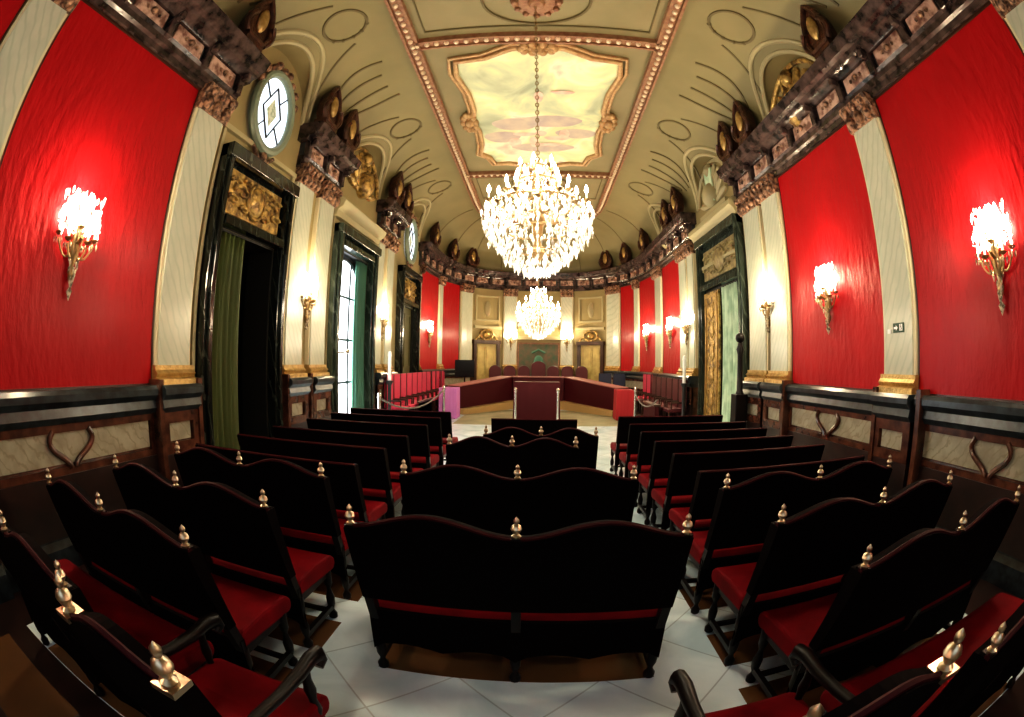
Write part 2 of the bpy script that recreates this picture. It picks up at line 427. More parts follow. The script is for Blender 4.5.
# right wall
redpanel('R', YB + .05, .33, wallR); pilaster('R', .35, .92, wallR); redpanel('R', .94, 3.57, wallR); pilaster('R', 3.59, 4.19, wallR)
redpanel('R', 4.21, 6.62, wallR); pilaster('R', 6.66, 7.34, wallR); pilaster('R', 7.46, 8.22, wallR)
pilaster('R', 11.55, 12.1, wallR); pilaster('R', 12.2, 12.9, wallR); redpanel('R', 12.96, 14.95, wallR)
dado('R', YB + .05, .33, wallR); dado('R', .35, .92, wallR, ped=True); dado('R', .94, 3.50, wallR, lyre=2.3); dado('R', 3.53, 4.22, wallR, ped=True)
dado('R', 4.22, 6.60, wallR, lyre=5.42); dado('R', 6.62, 7.36, wallR, ped=True); dado('R', 7.46, 8.25, wallR, ped=True)
dado('R', 11.5, 12.9, wallR, ped=True); dado('R', 12.92, 15.0, wallR)
# dark side strips on the pedestal edges and dark grooves between paired pilasters
mb = MB(); wbox(mb, 'R', 7.35, 7.45, 1.6, 5.1, 0, .012); wbox(mb, 'R', 7.34, 7.46, 0, 1.6, 0, .10)
mb.build('pilaster_groove', M['wood'], wallR)
mb = MB()
for u in (3.40, 4.21, 6.61): wbox(mb, 'R', u - .035, u + .035, 0, 1.66, .0, .235)
mb.build('pedestal_corner', M['brown'], wallR)
mb = MB()
for u in (3.42, 4.11, 6.30, 7.1): wbox(mb, 'L', u - .035, u + .035, 0, 1.66, .0, .235)
mb.build('pedestal_corner', M['brown'], wallL)
# far wall
U = end_u
redpanel('E', U(-.2735), U(-.2300), wallE); redpanel('E', U(-.2210), U(-.1800), wallE)
redpanel('E', U(.1850), U(.2180), wallE); redpanel('E', U(.2300), U(.2680), wallE)
for a, b in ((-.290, -.2745), (-.2300, -.2210), (-.1780, -.1510), (-.0790, -.0490), (.0490, .0770), (.1530, .1835), (.2180, .2300), (.2690, .2850)):
    pilaster('E', U(a), U(b), wallE)
dado('E', 0.05, U(-.151), wallE); dado('E', U(.152), EL - .05, wallE)
# plain raised panels and doors of the far wall
for sg, a, b in ((-1, -.146, -.0830), (1, .0830, .148)):
    u0, u1 = U(a), U(b)
    mb = MB(); frame(mb, 'E', u0 + .1, u1 - .1, 3.75, 4.90, .07, 0, .05); mb.build('moulded_panel', M['hood'], wallE)
    mb = MB(); c = W('E', (u0 + u1) / 2, 4.3, .03); mb.ball(c, .16, 10, sy=.3, sz=2.2); mb.build('stucco_drop', M['hood'], wallE, smooth=True)
    mb = MB(); wbox(mb, 'E', u0, u1, 3.40, 3.52, 0, .10); mb.build('string_course', M['hood'], wallE)
NDOOR = [0]
def door_struct(label):
    NDOOR[0] += 1; o = empty('door_%d' % NDOOR[0]); struct(o, label, 'door'); return o
def winstruct(n, label):
    o = empty('window_%d' % n); struct(o, label, 'window'); return o

def opening_frame(side, h, w, mname, par, top):
    mb = MB(); u0, u1, z0, z1 = h
    prof = .17
    for a, b in ((u0 - w, u0), (u1, u1 + w)):
        wbox(mb, side, a, b, 0, top, 0, prof); wbox(mb, side, a + w * .3, b - w * .3, 0, top - w * .4, prof, prof + .05)
    wbox(mb, side, u0, u1, z1, z1 + .13, 0, prof + .03); wbox(mb, side, u0 - w, u1 + w, top - .20, top, 0, prof + .08)
    wbox(mb, side, u0, u1, z1 + .13, top - .2, 0, .03)
    # reveals
    fr = mb.build('frame', mname, par, bevel=.012)
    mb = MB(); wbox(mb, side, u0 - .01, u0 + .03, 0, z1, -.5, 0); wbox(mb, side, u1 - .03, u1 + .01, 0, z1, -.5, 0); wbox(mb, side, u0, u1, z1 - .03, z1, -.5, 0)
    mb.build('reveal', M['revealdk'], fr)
    return fr
def relief_panel(side, u0, u1, z0, z1, par, m=None, rich=True):
    mb = MB(); wbox(mb, side, u0, u1, z0, z1, .03, .07)
    uc, zc = (u0 + u1) / 2, (z0 + z1) / 2
    if rich:
        rnd = random.Random(int(u0 * 100))
        def P(u, z, n): return W(side, u, z, n)
        w = (u1 - u0) / 2; h = (z1 - z0) / 2
        mb.ball(P(uc, zc, .09), 1, 14, sx=.08, sy=w * .26, sz=h * .72)
        for sg in (-1, 1):
            for (a, b, r) in ((.52, .1, .30), (.78, -.35, .2), (.75, .45, .2), (.38, -.62, .16), (.36, .66, .16)):
                pts = []
                for i in range(18):
                    t = i / 17 * 1.5 * PI * 1.3; rr = r * (1 - .045 * i)
                    pts.append(P(uc + sg * (a * w + rr * w * math.cos(t)), zc + b * h + rr * h * 1.1 * math.sin(t), .09))
                mb.tube(pts, [.035 * (1 - .035 * i) for i in range(18)], 6)
            pts = [P(uc + sg * w * .30 * math.cos(t * PI / 10 - PI / 2), zc + h * .82 * math.sin(t * PI / 10 - PI / 2), .10) for t in range(11)]
            mb.tube(pts, .028, 6)
    o = mb.build('gilded_overdoor_panel', m or M['goldrelief'], par, smooth=True)
    return o
# door 1 (left, near)
d = door_struct('tall doorway in a black marble frame nearest on the left wall')
opening_frame('L', D1, .20, M['framedk'], d, 4.72)
relief_panel('L', D1[0] + .06, D1[1] - .06, 3.82, 4.46, d)
mb = MB(); wbox(mb, 'L', 4.14, 4.20, 0, 5.0, 0, .05); wbox(mb, 'L', 6.20, 6.27, 0, 5.0, 0, .05); wbox(mb, 'L', 4.12, 6.28, 4.95, 5.03, 0, .07)
mb.build('surround_moulding', M['hood'], d)
# door 2 (left, far)
d = door_struct('farther doorway on the left wall beneath the small oval window')
opening_frame('L', D3, .20, M['framedk'], d, 4.72)
relief_panel('L', D3[0] + .06, D3[1] - .06, 3.82, 4.46, d)
mb = MB(); wbox(mb, 'L', D3[0] + .03, D3[1] - .03, 0, D3[3] - .03, -.12, -.07)
for z0, z1 in ((.2, 1.5), (1.7, 3.4)):
    for a, b in ((D3[0] + .12, D3[0] + .75), (D3[0] + .9, D3[1] - .12)): frame(mb, 'L', a, b, z0, z1, .05, -.07, -.04)
mb.build('door_leaf', M['oliveleaf'], d)
# door 3 (right)
d = door_struct('tall doorway on the right wall with brocade curtain and gilded leaf')
opening_frame('R', R1, .13, M['frameteal'], d, 5.05)
relief_panel('R', R1[0] + .08, R1[1] - .08, 3.98, 4.72, d, M['tanrelief'])
mb = MB(); wbox(mb, 'R', R1[0] + .05, R1[1] - .05, 4.28, 4.36, .07, .12)
sweep(mb, 'R', 8.30, 11.1, [(0, 5.05), (.2, 5.05), (.24, 5.15), (.34, 5.22), (.34, 5.32), (.26, 5.40), (.14, 5.46), (0, 5.46)])
wbox(mb, 'R', 8.9, 10.6, 5.46, 5.62, 0, .14)
mb.build('stucco_cornice', M['hood'], d, smooth=True)
mb = MB(); wbox(mb, 'R', 9.84, 10.80, .05, 3.66, .04, .09)
mb.build('gilded_door_leaf', M['goldrelief'], d)
mb = MB(); frame(mb, 'R', 9.92, 10.72, .10, 3.60, .07, .09, .115)
for z in (.55, 1.1, 1.65, 2.2, 2.75, 3.2):
    c = W('R', 10.31, z, .10); mb.ball(c, 1, 10, sx=.03, sy=.13, sz=.17)
    for q in (-1, 1): mb.tube([W('R', 10.31 + q * .16 * math.sin(t * .5), z - .2 + t * .04, .10) for t in range(11)], .018, 6)
mb.build('leaf_ornament', M['gold'], d, smooth=True)
# far doors
for sg in (-1, 1):
    d = door_struct('honey coloured %s door of the far wall, oval overdoor carving above' % ('left' if sg < 0 else 'right'))
    u0, u1 = sorted((U(sg * .1400), U(sg * .0940)))
    mb = MB(); wbox(mb, 'E', u0, u1, .35, 2.72, 0, .05); 
    for z0, z1 in ((.5, 1.25), (1.35, 2.6)):
        frame(mb, 'E', u0 + .08, (u0 + u1) / 2 - .02, z0, z1, .04, .05, .07); frame(mb, 'E', (u0 + u1) / 2 + .02, u1 - .08, z0, z1, .04, .05, .07)
    mb.build('door_leaf', M['doorgold'], d)
    mb = MB(); 
    for a, b in ((u0 - .16, u0), (u1, u1 + .16)): wbox(mb, 'E', a, b, .33, 2.78, 0, .11)
    wbox(mb, 'E', u0 - .2, u1 + .2, 2.72, 2.88, 0, .16); mb.build('frame', M['wood'], d)
    mb = MB(); uc = (u0 + u1) / 2
    mb.tube([W('E', uc + .34 * math.cos(t * PI / 12), 3.13 + .22 * math.sin(t * PI / 12), .08) for t in range(24)], .05, 6, closed=True)
    mb.ball(W('E', uc, 3.13, .05), .16, 10, sy=.5)
    for q in (-1, 1): mb.tube([W('E', uc + q * (.36 + .03 * t), 3.05 - .012 * t * t * .3, .08) for t in range(9)], .04, 6)
    mb.build('oval_overdoor_carving', M['goldrelief'], d, smooth=True)

# big left window
w1 = winstruct(1, 'tall arched window glowing with daylight on the left wall')
opening_frame('L', W1, .30, M['frameteal'], w1, 4.66)
mb = MB(); sweep(mb, 'L', 7.95, 10.55, [(0, 4.80), (.12, 4.80), (.14, 4.92), (.26, 5.0), (.30, 5.12), (.22, 5.2), (0, 5.2)]); mb.build('stucco_cornice', M['hood'], w1, smooth=True)
mb = MB(); wbox(mb, 'L', 8.0, 8.06, 0, 4.8, 0, .05); wbox(mb, 'L', 10.44, 10.5, 0, 4.8, 0, .05); mb.build('surround_moulding', M['hood'], w1)
wc = (W1[0] + W1[1]) / 2; ww = (W1[1] - W1[0]) / 2
arch = [(wc - ww, .5)] + [(wc - ww * math.cos(t * PI / 16), 3.3 + .85 * math.sin(t * PI / 16)) for t in range(17)] + [(wc + ww, .5)]
mb = MB(); n = len(arch)
mb.add([W('L', u, z, -.20) for u, z in arch] + [W('L', u, z, -.23) for u, z in arch], [tuple(range(n)), tuple(range(2 * n - 1, n - 1, -1))] + [(i, i + n, (i + 1) % n + n, (i + 1) % n) for i in range(n)])
mb.build('glass', M['daylight'], w1)
mb = MB()
mb.tube([W('L', u, z, -.17) for u, z in arch], .04, 6, closed=True)
for u in (wc - .30, wc + .30): mb.tube([W('L', u, .5, -.17), W('L', u, 4.1, -.17)], .025, 6)
for z in (1.4, 2.35, 3.3): mb.tube([W('L', wc - ww, z, -.17), W('L', wc + ww, z, -.17)], .03, 6)
mb.build('mullions', M['framewood'], w1)
mb = MB(); wbox(mb, 'L', W1[0] - .05, W1[1] + .05, 0, .5, -.42, -.15); wbox(mb, 'L', W1[0] - .05, W1[1] + .05, 0, 4.4, -.5, -.25); mb.build('apron', M['framewood'], w1)

def oval_window(num, yc, label, sr=1.0):
    w = winstruct(num, label); zc = 5.70; a, b = .52 * sr, .66 * sr
    def E_(t, k, n): return W('L', yc + a * k * math.cos(t), zc + b * k * math.sin(t), n)
    N = 32; mb = MB(); vs = [E_(2 * PI * i / N, 1, .05) for i in range(N)]; mb.add(vs + [E_(2 * PI * i / N, 1, 0) for i in range(N)], [tuple(range(N))] + [(i, (i + 1) % N, N + (i + 1) % N, N + i) for i in range(N)])
    mb.build('glass', M['daylight2'], w)
    mb = MB(); mb.tube([E_(2 * PI * i / N, 1.06, .09) for i in range(N)], .075, 8, closed=True); mb.build('frame', M['frameoval'], w, smooth=True)
    mb = MB()
    dd = [(0, .55), (.42, 0), (0, -.55), (-.42, 0)]
    for i in range(4):
        p, q = dd[i], dd[(i + 1) % 4]
        mb.tube([W('L', yc + p[0] * a * 1.3, zc + p[1] * b * 1.3, .065), W('L', yc + q[0] * a * 1.3, zc + q[1] * b * 1.3, .065)], .016, 6)
    for t in (.25, .75, 1.25, 1.75):
        p = (math.cos(t * PI) * .98, math.sin(t * PI) * .98); q = (math.cos(t * PI) * .40, math.sin(t * PI) * .46)
        mb.tube([W('L', yc + p[0] * a, zc + p[1] * b, .065), W('L', yc + q[0] * a, zc + q[1] * b, .065)], .014, 6)
    mb.build('lead_cames', M['framewood'], w)
    mb = MB(); N4 = [(0, .42), (.30, 0), (0, -.42), (-.30, 0)]
    mb.add([W('L', yc + p * a, zc + q * b, .056) for p, q in N4], [(0, 1, 2, 3)]); mb.build('stained_lozenge', M['stain'], w)
    mb = MB()
    for i in range(9):
        t = PI * (.15 + .7 * i / 8); mb.ball(E_(t, 1.22 + .08 * (i % 2), .09), .085 * sr, 8)
    for s_ in (-1, 1):
        mb.tube([W('L', yc + s_ * (.30 - .03 * t) * sr, zc - b * (1.12 + .035 * t), .08) for t in range(9)], .035 * sr, 6)
    mb.ball(W('L', yc, zc - b * 1.28, .08), .09 * sr, 8, sz=1.5)
    mb.build('carved_crest', M['capital'], w, smooth=True)
M['daylight2'] = emis('pale_leaded_glass', (.78, .88, 1.), 1.1)
M['frameoval'] = mat('grey_green_oval_frame', (.20, .24, .17), .35)
M['stain'] = mat('amber_and_grey_glass', (.25, .30, .18), .3, noise=((.55, .55, .40), 14, .05, None), emit=((.5, .55, .4), .25))
oval_window(2, 5.15, 'oval leaded window high above the nearest left doorway')
oval_window(3, 13.55, 'small oval leaded window far down the left wall')

# --- entablature -------------------------------------------------------------
def entab(side, u0, u1, par):
    mb = MB(); sweep(mb, side, u0, u1, [(0, 5.20), (.10, 5.20), (.10, 5.28), (.15, 5.30), (.15, 5.38), (.18, 5.42), (0, 5.42)])
    e = mb.build('architrave', M['corn'], par)
    mb = MB(); wbox(mb, side, u0 + .01, u1 - .01, 5.42, 5.70, 0, .11); mb.build('frieze', M['black'], e)
    mb = MB(); L_ = u1 - u0; kq = max(1, round(L_ / .84))
    for i in range(kq):
        a_ = u0 + .07 + (L_ - .14) * i / kq + .11; b_ = u0 + .07 + (L_ - .14) * (i + 1) / kq - .11
        wbox(mb, side, a_, b_, 5.44, 5.68, .10, .16)
    mb.build('frieze_panel', M['pink'], e, bevel=.02)
    mb = MB(); L = u1 - u0; k = max(1, round(L / .84))
    for i in range(k + 1):
        c = u0 + .07 + (L - .14) * i / k
        wbox(mb, side, c - .055, c + .055, 5.38, 5.70, .08, .22)
        wbox(mb, side, c - .04, c + .04, 5.60, 5.72, .22, .34)
    mb.build('frieze_bracket', M['corn'], e, bevel=.015)
    mb = MB(); kk = max(1, round(L / .84))
    for i in range(kk):
        c = u0 + L * (i + .5) / kk; p = W(side, c, 5.56, .16); mb.ball(p, .06, 8, sz=.9)
        for q in (-.12, .12): mb.ball(W(side, c + q, 5.56, .155), .035, 6)
    mb.build('frieze_rosette', M['capital'], e, smooth=True)
    mb = MB(); sweep(mb, side, u0 - (.12 if side != 'E' else 0), u1 + (.12 if side != 'E' else 0), [(0, 5.68), (.20, 5.68), (.24, 5.73), (.34, 5.75), (.36, 5.80), (.44, 5.82), (.47, 5.90), (.50, 5.97), (.46, 6.0), (0, 6.02)])
    mb.build('cornice', M['corn'], e, smooth=True)
    return e
for a, b in ((YB + .02, 4.12), (6.30, 7.95), (10.55, 12.05), (14.85, 15.0)): entab('L', a, b, wallL)
for a, b in ((YB + .02, 8.28), (11.4, 15.0)): entab('R', a, b, wallR)
entab('E', 0, EL, wallE)

# --- ceiling: cove, niches, flat field ----------------------------------------
XI = 2.19; YI0, DI = 14.6, 2.4
Z0 = 5.97
ARCH = {'L': [(5.18, 1.02), (9.25, 1.12), (13.55, 1.0)], 'R': [(1.4, 1.05), (5.42, 1.08), (9.75, 1.12), (13.9, 1.0)]}
ARH = .95
def cove_pt(P, Q, t):
    a = 1 - math.cos(t); z = Z0 + (ZC - Z0) * math.sin(t)
    return (P[0] + (Q[0] - P[0]) * a, P[1] + (Q[1] - P[1]) * a, z)
def side_PQ(side, y):
    x = XL if side == 'L' else XR
    xi = -XI if side == 'L' else XI
    return (x, y), (xi, y)
def arch_z(side, y):
    for c, w in ARCH[side]:
        if abs(y - c) < w: return Z0 + ARH * math.sqrt(max(0, 1 - ((y - c) / w) ** 2))
    return Z0
NT = 14
mb = MB(); soff = MB()
def column(P, Q, t0): return [cove_pt(P, Q, t0 + (PI / 2 - t0) * i / NT) for i in range(NT + 1)]
def strip(cols, mb):
    m = NT + 1; vs = [p for c in cols for p in c]
    fs = [(i * m + j, (i + 1) * m + j, (i + 1) * m + j + 1, i * m + j + 1) for i in range(len(cols) - 1) for j in range(NT)]
    mb.add(vs, fs)
for side in 'LR':
    ys = set(round(YB + i * .25, 3) for i in range(71)) | {YE}
    for c, w in ARCH[side]:
        for i in range(33): ys.add(round(c - w * math.cos(PI * i / 32), 4))
    ys = sorted(y for y in ys if y <= YE)
    cols = []
    for y in ys:
        P, Q = side_PQ(side, y); t0 = math.asin(max(0, min(1, (arch_z(side, y) - Z0) / (ZC - Z0))))
        cols.append(column(P, Q, t0))
    if side == 'R': cols = cols[::-1]
    strip(cols, mb)
    for c, w in ARCH[side]:
        pts = [c - w * math.cos(PI * i / 32) for i in range(33)]
        rim = []; back = []
        for y in pts:
            z = arch_z(side, y); t0 = math.asin(max(0, min(1, (z - Z0) / (ZC - Z0))))
            P, Q = side_PQ(side, y); r = cove_pt(P, Q, t0); rim.append(r); back.append((P[0], y, z))
        n = len(rim)
        soff.add(rim + back, [(i, i + 1, n + i + 1, n + i) for i in range(n - 1)])
cols = []
for i in range(61):
    th = PI * i / 60
    P = sel(th, HW, DE, YE); Q = sel(th, XI, DI, YE)
    Q = (Q[0] - XC, Q[1])
    cols.append(column(P, Q, 0))
strip(cols, mb)
# flat field
poly = [(-XI, YB), (-XI, YE)] + [(sel(PI * i / 30, XI, DI, YE)[0] - XC, sel(PI * i / 30, XI, DI, YE)[1]) for i in range(1, 30)] + [(XI, YE), (XI, YB)]
ceil = mb.build('ceiling', M['cove'], smooth=True); struct(ceil, 'coved olive plaster ceiling with arched niches', 'ceiling')
soff.build('niche_soffit', M['plaster'], ceil, smooth=True)
n = len(poly); mb = MB(); mb.add([(x, y, ZC) for x, y in poly] + [(x, y, ZC + .15) for x, y in poly], [tuple(range(n)), tuple(range(2 * n - 1, n - 1, -1))])
mb.build('flat_field', M['flat'], ceil)
# roof slab above everything to stop light leaks
MB().box(-4.8, 5.0, YB - .3, 21.4, 7.75, 7.9).build('roof_slab', M['wallback'], ceil)
# niche hoods
for side in 'LR':
    for c, w in ARCH[side]:
        mb = MB()
        for k, r in ((1.0, .05), (1.16, .05)):
            pts = []
            for i in range(29):
                an = PI * i / 28
                y = c - w * k * math.cos(an); z = Z0 + ARH * k * math.sin(an) 
                if z < Z0 + .02: z = Z0 + .02
                t0 = math.asin(min(1, (z - Z0) / (ZC - Z0))); P, Q = side_PQ(side, y); pts.append(cove_pt(P, Q, t0))
            mb.tube(pts, r, 7)
        mb.build('niche_hood', M['hood'], ceil, smooth=True)
# stucco shell inside the niches that have no oval window
for side, c, w in (('L', 9.25, 1.12), ('R', 5.42, 1.08), ('R', 9.75, 1.12), ('R', 1.4, 1.05), ('R', 13.9, 1.0)):
    mb = MB()
    x = lambda n: n
    for k in range(9):
        an = PI * (k + .5) / 9
        pts = [W(side, c - w * .85 * q * math.cos(an), Z0 - .35 + (ARH + .2) * q * math.sin(an) + .1, .05) for q in (.15, .4, .65, .9)]
        mb.tube(pts, [.03, .07, .10, .05], 7)
    mb.tube([W(side, c - w * .9 * math.cos(PI * i / 20), 5.95 + (ARH * .93) * math.sin(PI * i / 20), .06) for i in range(21)], .05, 7)
    mb.ball(W(side, c, 6.62, .1), .15, 10, sz=1.2); mb.ball(W(side, c, 5.95, .08), .28, 12, sz=1.2)
    mb.build('stucco_shell', M['goldrelief'] if side == 'L' or c < 6 else M['hood'], ceil, smooth=True)
    if side == 'R' and c > 9:
        mb = MB(); wbox(mb, side, c - .22, c + .22, 5.75, 6.62, .12, .16); mb.build('niche_pane', M['curtpale'], ceil)
# relief lines and wreaths on the cove
def on_cove(side, y, t, d=.012):
    P, Q = side_PQ(side, y); p = Vector(cove_pt(P, Q, t)); 
    return p
mb = MB()
for side in 'LR':
    cs = [c for c, w in ARCH[side]]
    bays = [1.3, 5.15, 9.1, 13.0]
    for c in bays:
        N = 28
        mb.tube([on_cove(side, c + .36 * math.cos(2 * PI * i / N), math.radians(62) + .20 * math.sin(2 * PI * i / N)) for i in range(N)], .032, 5, closed=True)
        for q in range(5):
            an = q * .5; mb.ball(on_cove(side, c + .36 * math.cos(an - .9), math.radians(62) + .20 * math.sin(an - .9)), .045, 6)
        # S curves down either side of the wreath
        for s_ in (-1, 1):
            mb.tube([on_cove(side, c + s_ * (.55 + .55 * q / 12), math.radians(62 - 38 * q / 12)) for q in range(13)], .026, 5)
    for c in (3.2, 7.1, 11.15):
        for dy, t0, t1, b in ((-.62, 70, 30, -.15), (-.22, 66, 26, -.05), (.2, 66, 26, .05), (.6, 70, 30, .15)):
            mb.tube([on_cove(side, c + dy + b * math.sin(PI * q / 12) - b * q / 6, math.radians(t0 + (t1 - t0) * q / 12)) for q in range(13)], .033, 5)
for i in range(9):
    th = PI * (i + .5) / 9
    P = sel(th, HW, DE, YE); Q = sel(th, XI, DI, YE)
    mb.tube([cove_pt(P, (Q[0] - XC, Q[1]), math.radians(8 + 74 * q / 14)) for q in range(15)], .022, 5)
mb.build('cove_relief_line', M['coveline'], ceil, smooth=True)

# beaded mouldings (the beads are the moulding's pattern)
def beam(pts, w, name='beaded_moulding'):
    mb = MB(); bd = MB()
    for i in range(len(pts) - 1):
        a, b = Vector((*pts[i], 0)), Vector((*pts[i + 1], 0)); d = (b - a); L = d.length; d.normalize(); nrm = Vector((-d.y, d.x, 0))
        for off, ww, h in ((0, w, .07), (w * .75, w * .35, .11), (-w * .75, w * .35, .11)):
            c0 = a + nrm * (off - ww / 2); c1 = a + nrm * (off + ww / 2); e0 = b + nrm * (off - ww / 2); e1 = b + nrm * (off + ww / 2)
            z0, z1 = ZC - h, ZC + .02
            mb.hexa([(c0.x, c0.y, z0), (e0.x, e0.y, z0), (e1.x, e1.y, z0), (c1.x, c1.y, z0), (c0.x, c0.y, z1), (e0.x, e0.y, z1), (e1.x, e1.y, z1), (c1.x, c1.y, z1)])
        k = int(L / .17)
        for j in range(k):
            p = a + d * (L * (j + .5) / k); bd.ball((p.x, p.y, ZC - .085), .048, 8)
    o = mb.build(name, M['rail'], ceil); bd.build('bead_row', M['bead'], o, smooth=True)
beam([(-XI, YB), (-XI, YE)], .14); beam([(XI, YB), (XI, YE)], .14)
endp = [(sel(PI * i / 16, XI, DI, YE)[0] - XC, sel(PI * i / 16, XI, DI, YE)[1]) for i in range(17)]
beam(endp, .12)
for y in (2.35, 6.18, 12.45): beam([(-XI, y), (XI, y)], .13)
# thin inset lines on the flanking fields
mb = MB()
for y0, y1 in ((2.7, 5.88), (12.8, 14.6)):
    for ins in (.28,):
        mb.tube([(-XI + ins, y0, ZC - .01), (XI - ins, y0, ZC - .01), (XI - ins, y1, ZC - .01), (-XI + ins, y1, ZC - .01)], .025, 5, closed=True)
for yc in (5.2, 13.3):
    mb.tube([(.85 * math.cos(2 * PI * i / 32), min(5.86 if yc < 9 else 99, yc + .62 * math.sin(2 * PI * i / 32)), ZC - .015) for i in range(32)], .03, 5, closed=True)
mb.build('inset_line', M['coveline'], ceil)
for yc in (5.2, 13.3):
    mb = MB(); mb.lathe([(.42, 0), (.40, -.05), (.30, -.06), (.28, -.10), (.14, -.11), (.10, -.17), (.001, -.18)], (0, yc, ZC), 20)
    for i in range(12): mb.ball((.35 * math.cos(i * PI / 6), yc + .35 * math.sin(i * PI / 6), ZC - .07), .06, 6)
    mb.build('ceiling_rosette', M['rail'], ceil, smooth=True)
# painting and its shaped gilt frame
yc = 9.25
def shape(k=1.0, e=0):
    P = []
    base = [(-.45, -2.72), (-.95, -2.45), (-1.50, -2.38), (-1.56, -1.9), (-1.42, -1.2), (-1.40, -.5), (-1.50, 0), (-1.40, .5), (-1.42, 1.2), (-1.52, 1.75), (-1.30, 2.0), (-1.20, 2.42), (-.8, 2.40), (-.4, 2.55)]
    full = base + [(-x, y) for x, y in base[::-1]]
    return [(x * k * (1 + e / 1.5), yc + y * k * (1 + e / 2.6)) for x, y in full]
pt = thing('ceiling_painting', 'large painted sky allegory on the ceiling inside a shaped gilt frame', 'painting', (0, 0, 0))
sh = shape(); n = len(sh); mb = MB(); mb.add([(x, y, ZC - .02) for x, y in sh] + [(x, y, ZC) for x, y in sh], [tuple(range(n)), tuple(range(2 * n - 1, n - 1, -1))] + [(i, (i + 1) % n, n + (i + 1) % n, n + i) for i in range(n)])
mb.build('canvas', M['painting'], pt)
for mm, lst in ((M['cloud'], [(-.55, .25, .55, .3), (.3, .1, .7, .28), (.9, .7, .5, .25), (-.9, .9, .45, .3), (.1, 1.5, .8, .25)]), (M['figure'], [(-.35, .75, .28, .10), (.45, .95, .32, .12), (.62, .75, .12, .3), (-.12, 1.15, .12, .3), (.05, .7, .14, .14), (.25, 1.3, .3, .1), (-.6, 1.2, .16, .26), (.0, -1.0, .10, .22), (.5, -1.2, .25, .07)])):
    mb = MB(); z = ZC - .022 if mm is M['cloud'] else ZC - .030
    for (x, y, a, b) in lst:
        N = 18; vs = [(x + a * math.cos(-2 * PI * i / N) * (1 + .08 * math.sin(6 * PI * i / N)), yc + y + b * math.sin(-2 * PI * i / N), z) for i in range(N)]
        mb.add(vs, [tuple(range(N))]); z -= .0012
        if mm is M['figure']: mb.build('painted_figure', mm, pt); mb = MB()
    if mm is M['cloud']: mb.build('painted_clouds', mm, pt)
mb = MB(); mb.tube([(x, y, ZC - .05) for x, y in shape(1, .03)], .06, 8, closed=True); mb.tube([(x, y, ZC - .04) for x, y in shape(1, .14)], .04, 8, closed=True)
for x, y in ((0, -2.78), (-1.6, 0), (1.6, 0), (0, 2.65)):
    for i in range(10):
        a = i * 2 * PI / 10; q = (.30, .13) if x == 0 else (.14, .36)
        mb.ball((x + q[0] * math.cos(a), yc + y + q[1] * math.sin(a), ZC - .08), .085, 8)
    mb.ball((x, yc + y, ZC - .09), .13, 8)
mb.build('gilt_frame', M['goldframe'] if 'goldframe' in M else M['gold'], pt, smooth=True)

# --- cartouches standing on the cornice ---------------------------------------
def make_cartouche():
    t = empty('cornice_cartouche')
    mb = MB(); mb.box(-.22, .22, -.13, .13, 0, .12)
    out = [(-.20, .10), (-.30, .28), (-.27, .50), (-.20, .68), (-.08, .84), (0, .92), (.08, .84), (.20, .68), (.27, .50), (.30, .28), (.20, .10)]
    n = len(out); mb.add([(x, -.10, z) for x, z in out] + [(x * .85, .10, z * .97) for x, z in out], [tuple(range(n)), tuple(range(2 * n - 1, n - 1, -1))] + [(i, (i + 1) % n, n + (i + 1) % n, n + i) for i in range(n)])
    mb.tube([(x * .92, -.11, z) for x, z in out], .055, 8, closed=True)
    for s_ in (-1, 1): mb.tube([(s_ * (.24 + .10 * math.sin(q * .45)), -.10 - .01 * q, .12 + .05 * q) for q in range(8)], .045, 7)
    mb.ball((0, -.06, .92), .08, 8)
    mb.build('body', M['bronze'], t, smooth=True)
    mb = MB(); mb.ball((0, -.12, .46), 1, 12, sx=.115, sy=.07, sz=.23); mb.build('gilded_boss', M['gold'], t, smooth=True)
    return t
cart0 = make_cartouche(); first = [True]
def cartouche(side, u, label, group='bronze cartouches on the cornice', n=.34):
    o = cart0 if first[0] else copy_tree(cart0); first[0] = False
    x, y, z = W(side, u, 6.015, n); o.location = (x, y, z)
    if side == 'L': rz = PI / 2
    elif side == 'R': rz = -PI / 2
    else:
        p, nn, t = end_frame(u); rz = math.atan2(nn.y, nn.x) + PI / 2
    o.rotation_euler = (0, 0, rz); tag(o, label, 'cartouche', group)
ords = ['nearest', 'second', 'third', 'fourth', 'fifth', 'sixth', 'seventh']
for i, u in enumerate((3.75, 6.50, 7.45, 10.85, 11.75)):
    cartouche('L', u, 'bronze cartouche with gilt boss, %s along the left cornice' % ords[i])
for i, u in enumerate((3.85, 6.95, 7.85, 11.8, 12.9)):
    cartouche('R', u, 'bronze cartouche with gilt boss, %s along the right cornice' % ords[i])
for i, r in enumerate((-.265, -.2150, -.1665, .165, .215, .265)):
    lab = ['leftmost', 'second from left', 'left of the chandelier', 'right of the chandelier', 'second from right', 'rightmost'][i]
    cartouche('E', U(r), 'small dark arched cartouche on the curved far cornice, %s' % lab)

